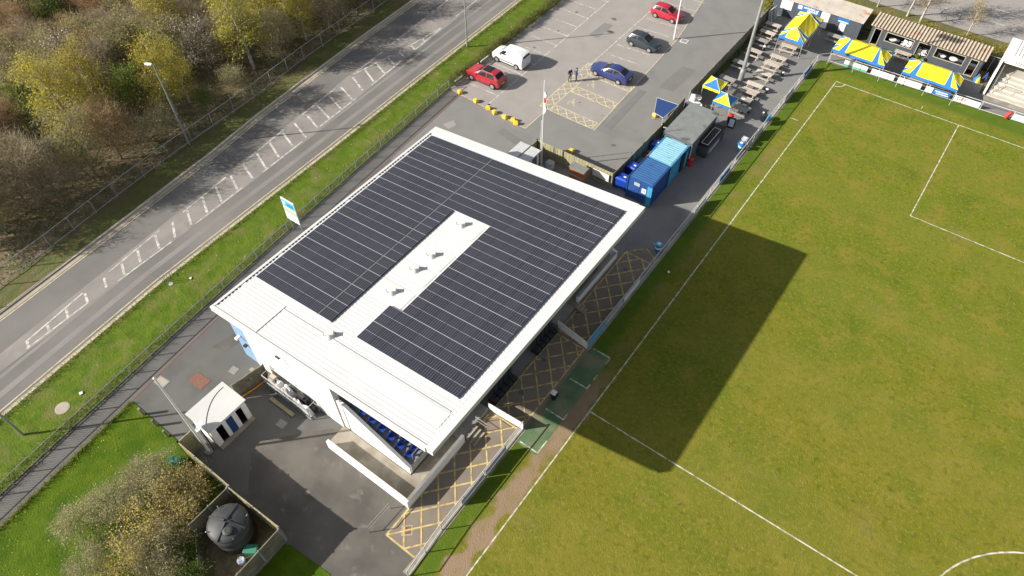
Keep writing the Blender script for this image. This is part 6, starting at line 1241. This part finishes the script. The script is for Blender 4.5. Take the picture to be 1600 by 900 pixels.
for k, (x, y, lb) in enumerate(((2.2, 18.3, 'slim bare birch behind the rusty roofed shed, left of two'), (3.9, 17.6, 'slim bare birch behind the rusty roofed shed, right of two'), (9.3, 18.0, 'small yellowish birch between the rusty shed and far road'), (-1.5, 18.3, 'slim bare birch behind the gap between the two sheds'))): plant('thin', x, y, lb, 'birch_tree', 'tree', (1.0, 1.15, .75, .8)[k], var=k % 3)
# bushes by the lawn and the tank
BU = [('shrub', -21.9, -73.7, 1.0, 'pale grey twiggy bush at the lawn edge of the shrubbery'), ('shrub', -20.3, -74.3, 1.15, 'dense grey brown bush in the shrubbery beside ochre one'), ('shrub_ochre', -18.6, -73.2, 1.15, 'ochre yellow bush beside the yellowed fence'), ('shrub_ochre', -17.5, -74.3, 1.1, 'olive yellow bush against the compound fence'), ('shrub', -21.6, -76.3, 1.1, 'reddish brown bush bordering the dandelion lawn'), ('shrub_ochre', -18.9, -76.2, 1.2, 'ochre bush in the centre of the shrubbery'),
      ('shrub', -16.8, -76.3, 1.15, 'brown bush left of the low rail fence'), ('shrub_green', -20.0, -77.7, 1.0, 'dark green bush low in the shrubbery'), ('shrub_ochre', -17.6, -78.2, 1.1, 'ochre bush cut by the bottom picture edge'), ('shrub', -15.2, -77.4, 1.0, 'brown bush right of centre at the bottom picture edge'), ('shrub_green', -13.6, -76.3, .9, 'fresh green bush at the foot of the tank compound'), ('shrub', -22.8, -78.4, .9, 'sparse brown bush at the bottom of the lawn'), ('shrub_green', -15.3, -75.3, .6, 'small dark bush beside the black tank'), ('shrub', -19.6, -79.8, 1.0, 'brown bush below the frame of shrubbery'), ('shrub_ochre', -15.6, -80.2, 1.0, 'ochre bush below the frame near the tank'), ('shrub', -19.0, -72.2, .55, 'small reddish twiggy bush under the yellowed fence')]
for k, x, y, s, lb in BU: plant(k, x - .15, y - .55, lb, 'bush', 'bush', s * .9)
# hedges: each one a thing with its own stems and leaves
def hedge(label, pl_, w, h, n, mats, weights, seed):
    g = np.random.default_rng(seed); t = thing('hedge', label, 'hedge', (pl_[0][0], pl_[0][1], 0)); P = []
    L_ = [math.hypot(b[0] - a[0], b[1] - a[1]) for a, b in zip(pl_, pl_[1:])]; k = g.choice(len(L_), n, p=np.array(L_) / sum(L_)); u = g.uniform(0, 1, n)
    A = np.array(pl_)[k]; B_ = np.array(pl_)[k + 1]; c = A + (B_ - A) * u[:, None]; s = c[:, 0] * 1.3 + c[:, 1] * .9; hh = h * (.72 + .2 * np.sin(s) + .14 * np.sin(2.7 * s + 1)); off = g.normal(size=(n, 2)) * w * .4; off = np.clip(off, -w, w)
    z = hh * np.sqrt(g.uniform(.02, 1, n)) * np.clip(1 - (np.abs(off).max(1) / (w * 1.15)) ** 2, .12, 1); Pn = np.column_stack([c + off, z]) - np.array([pl_[0][0], pl_[0][1], 0]); tw = g.uniform(size=n) < .45
    V = np.concatenate([twigs(g, Pn[tw], np.tile([0, 0, 1.], (tw.sum(), 1)), .45, .028), leaves(g, Pn[~tw], .06)]); idx = np.concatenate([g.choice(len(mats), tw.sum(), p=weights[::-1] if len(weights) == 2 else weights), g.choice(len(mats), (~tw).sum(), p=weights)])
    link('foliage', quads_mesh('foliage', V, mats, idx), t); mb = MB()
    for j in range(int(sum(L_) / .7)):
        q = g.integers(0, n); p = c[q]; mb.tube((p[0], p[1], 0), (p[0] + g.normal() * .15, p[1] + g.normal() * .15, hh[q] * .7), .02, .01, 5)
    build('stems', mb, 'bark', t)['kind'] = 'stuff'
hedge('low brown and green hedge between the verge and parked cars', [(-34.6, -26.2), (-34.85, -12), (-35.1, 12)], .75, 1.15, 16000, ['leaf_hedge', 'leaf_green'], [.6, .4], 1)
hedge('green and ochre hedge behind the dark sheds along the far road', [(-10.5, 14.6), (0, 14.6), (13, 15.6), (26, 17)], 1.35, 1.9, 20000, ['leaf_green', 'leaf_ochre'], [.62, .38], 2)
hedge('yellow green bush at the corner of the fence and blue shed', [(-12.6, 9.2), (-12.9, 12.4)], .9, 1.9, 3500, ['leaf_green', 'leaf_birch'], [.6, .4], 3)
# uncountable ground cover
def cover_stuff(name, label, pts_fn, n, size, mats, w, seed, tw=0.0, z=.0):
    g = np.random.default_rng(seed); P = pts_fn(g, n); P[:, 2] += z; k = int(len(P) * tw); V = leaves(g, P[k:], size)
    if k: V = np.concatenate([twigs(g, P[:k], np.tile([0, 0, .6], (k, 1)), .5, .025), V])
    o = link(name, quads_mesh(name, V, mats, g.choice(len(mats), len(V) // 4, p=w))); o['kind'] = 'stuff'; o['label'] = label; return o
def strip_pts(A, B_, y0, y1, h):
    def f(g, n):
        yy = g.uniform(y0, y1, n); xa = np.interp(yy, [p[1] for p in A], [p[0] for p in A]); xb = np.interp(yy, [p[1] for p in B_], [p[0] for p in B_]); return np.column_stack([xa + (xb - xa) * g.uniform(0, 1, n), yy, g.uniform(0, h, n) ** 1.0])
    return f
cover_stuff('undergrowth', 'brambles and dead grass under the trees of the wood', strip_pts(shift(FF, -.3), shift(FF, -24), -95, 12, .55), 42000, .085, ['leaf_twig', 'leaf_olive', 'leaf_green', 'leaf_twig_red'], [.34, .34, .2, .12], 5, .4)
cover_stuff('verge_tufts', 'tufts of longer grass on the verge along the guard rail', strip_pts(shift(GR, -1.1), shift(GR, .15), -88, -26.5, .22), 9000, .045, ['leaf_green', 'leaf_olive', 'leaf_hedge'], [.45, .35, .2], 6, .6, .03)
cover_stuff('fence_weeds', 'green weeds along the foot of the timber fence by the benches', strip_pts([(-11.4, -20), (-11.4, 9)], [(-10.8, -20), (-10.95, 9)], -9, 5, .35), 2600, .06, ['leaf_green', 'leaf_olive'], [.8, .2], 7, .3)
cover_stuff('kerb_tufts', 'ragged grass edge creeping over the roadside kerb', strip_pts(shift(KR, .1), shift(KR, .6), -90, 10, .14), 6500, .045, ['leaf_green', 'leaf_olive', 'leaf_hedge'], [.6, .3, .1], 16, .5, .03)
cover_stuff('path_tufts', 'ragged grass edge of the lawn along the footpath', strip_pts([(-27.2, -86), (-27.6, -82.5), (-28.75, -71.3)], [(-26.9, -86), (-27.3, -82.5), (-28.4, -71.3)], -86, -71.4, .12), 1600, .04, ['leaf_green', 'leaf_olive'], [.8, .2], 17, .5, .02)
def lawn_pts(g, n):
    P = np.column_stack([g.uniform(-28.5, -17, n), g.uniform(-88, -71.6, n), np.full(n, .05)]); keep = (P[:, 0] > np.interp(P[:, 1], [-88, -82.5, -71.2], [-27, -27.4, -28.6])) & (np.sin(P[:, 0] * 1.1) + np.sin(P[:, 1] * .9 + 1) + g.normal(size=n) * .8 > .2); return P[keep]
mat('dandelion', (0.75, 0.55, 0.02), .8)
cover_stuff('dandelions', 'small yellow dandelions dotted over the lawn', lawn_pts, 2200, .034, ['dandelion'], [1], 8)
cover_stuff('daisies', 'tiny white daisies scattered on the roadside verge', strip_pts(shift(KR, .5), shift(GR, -.5), -86, -10, .03), 260, .04, ['white_plastic'], [1], 9, 0, .06)
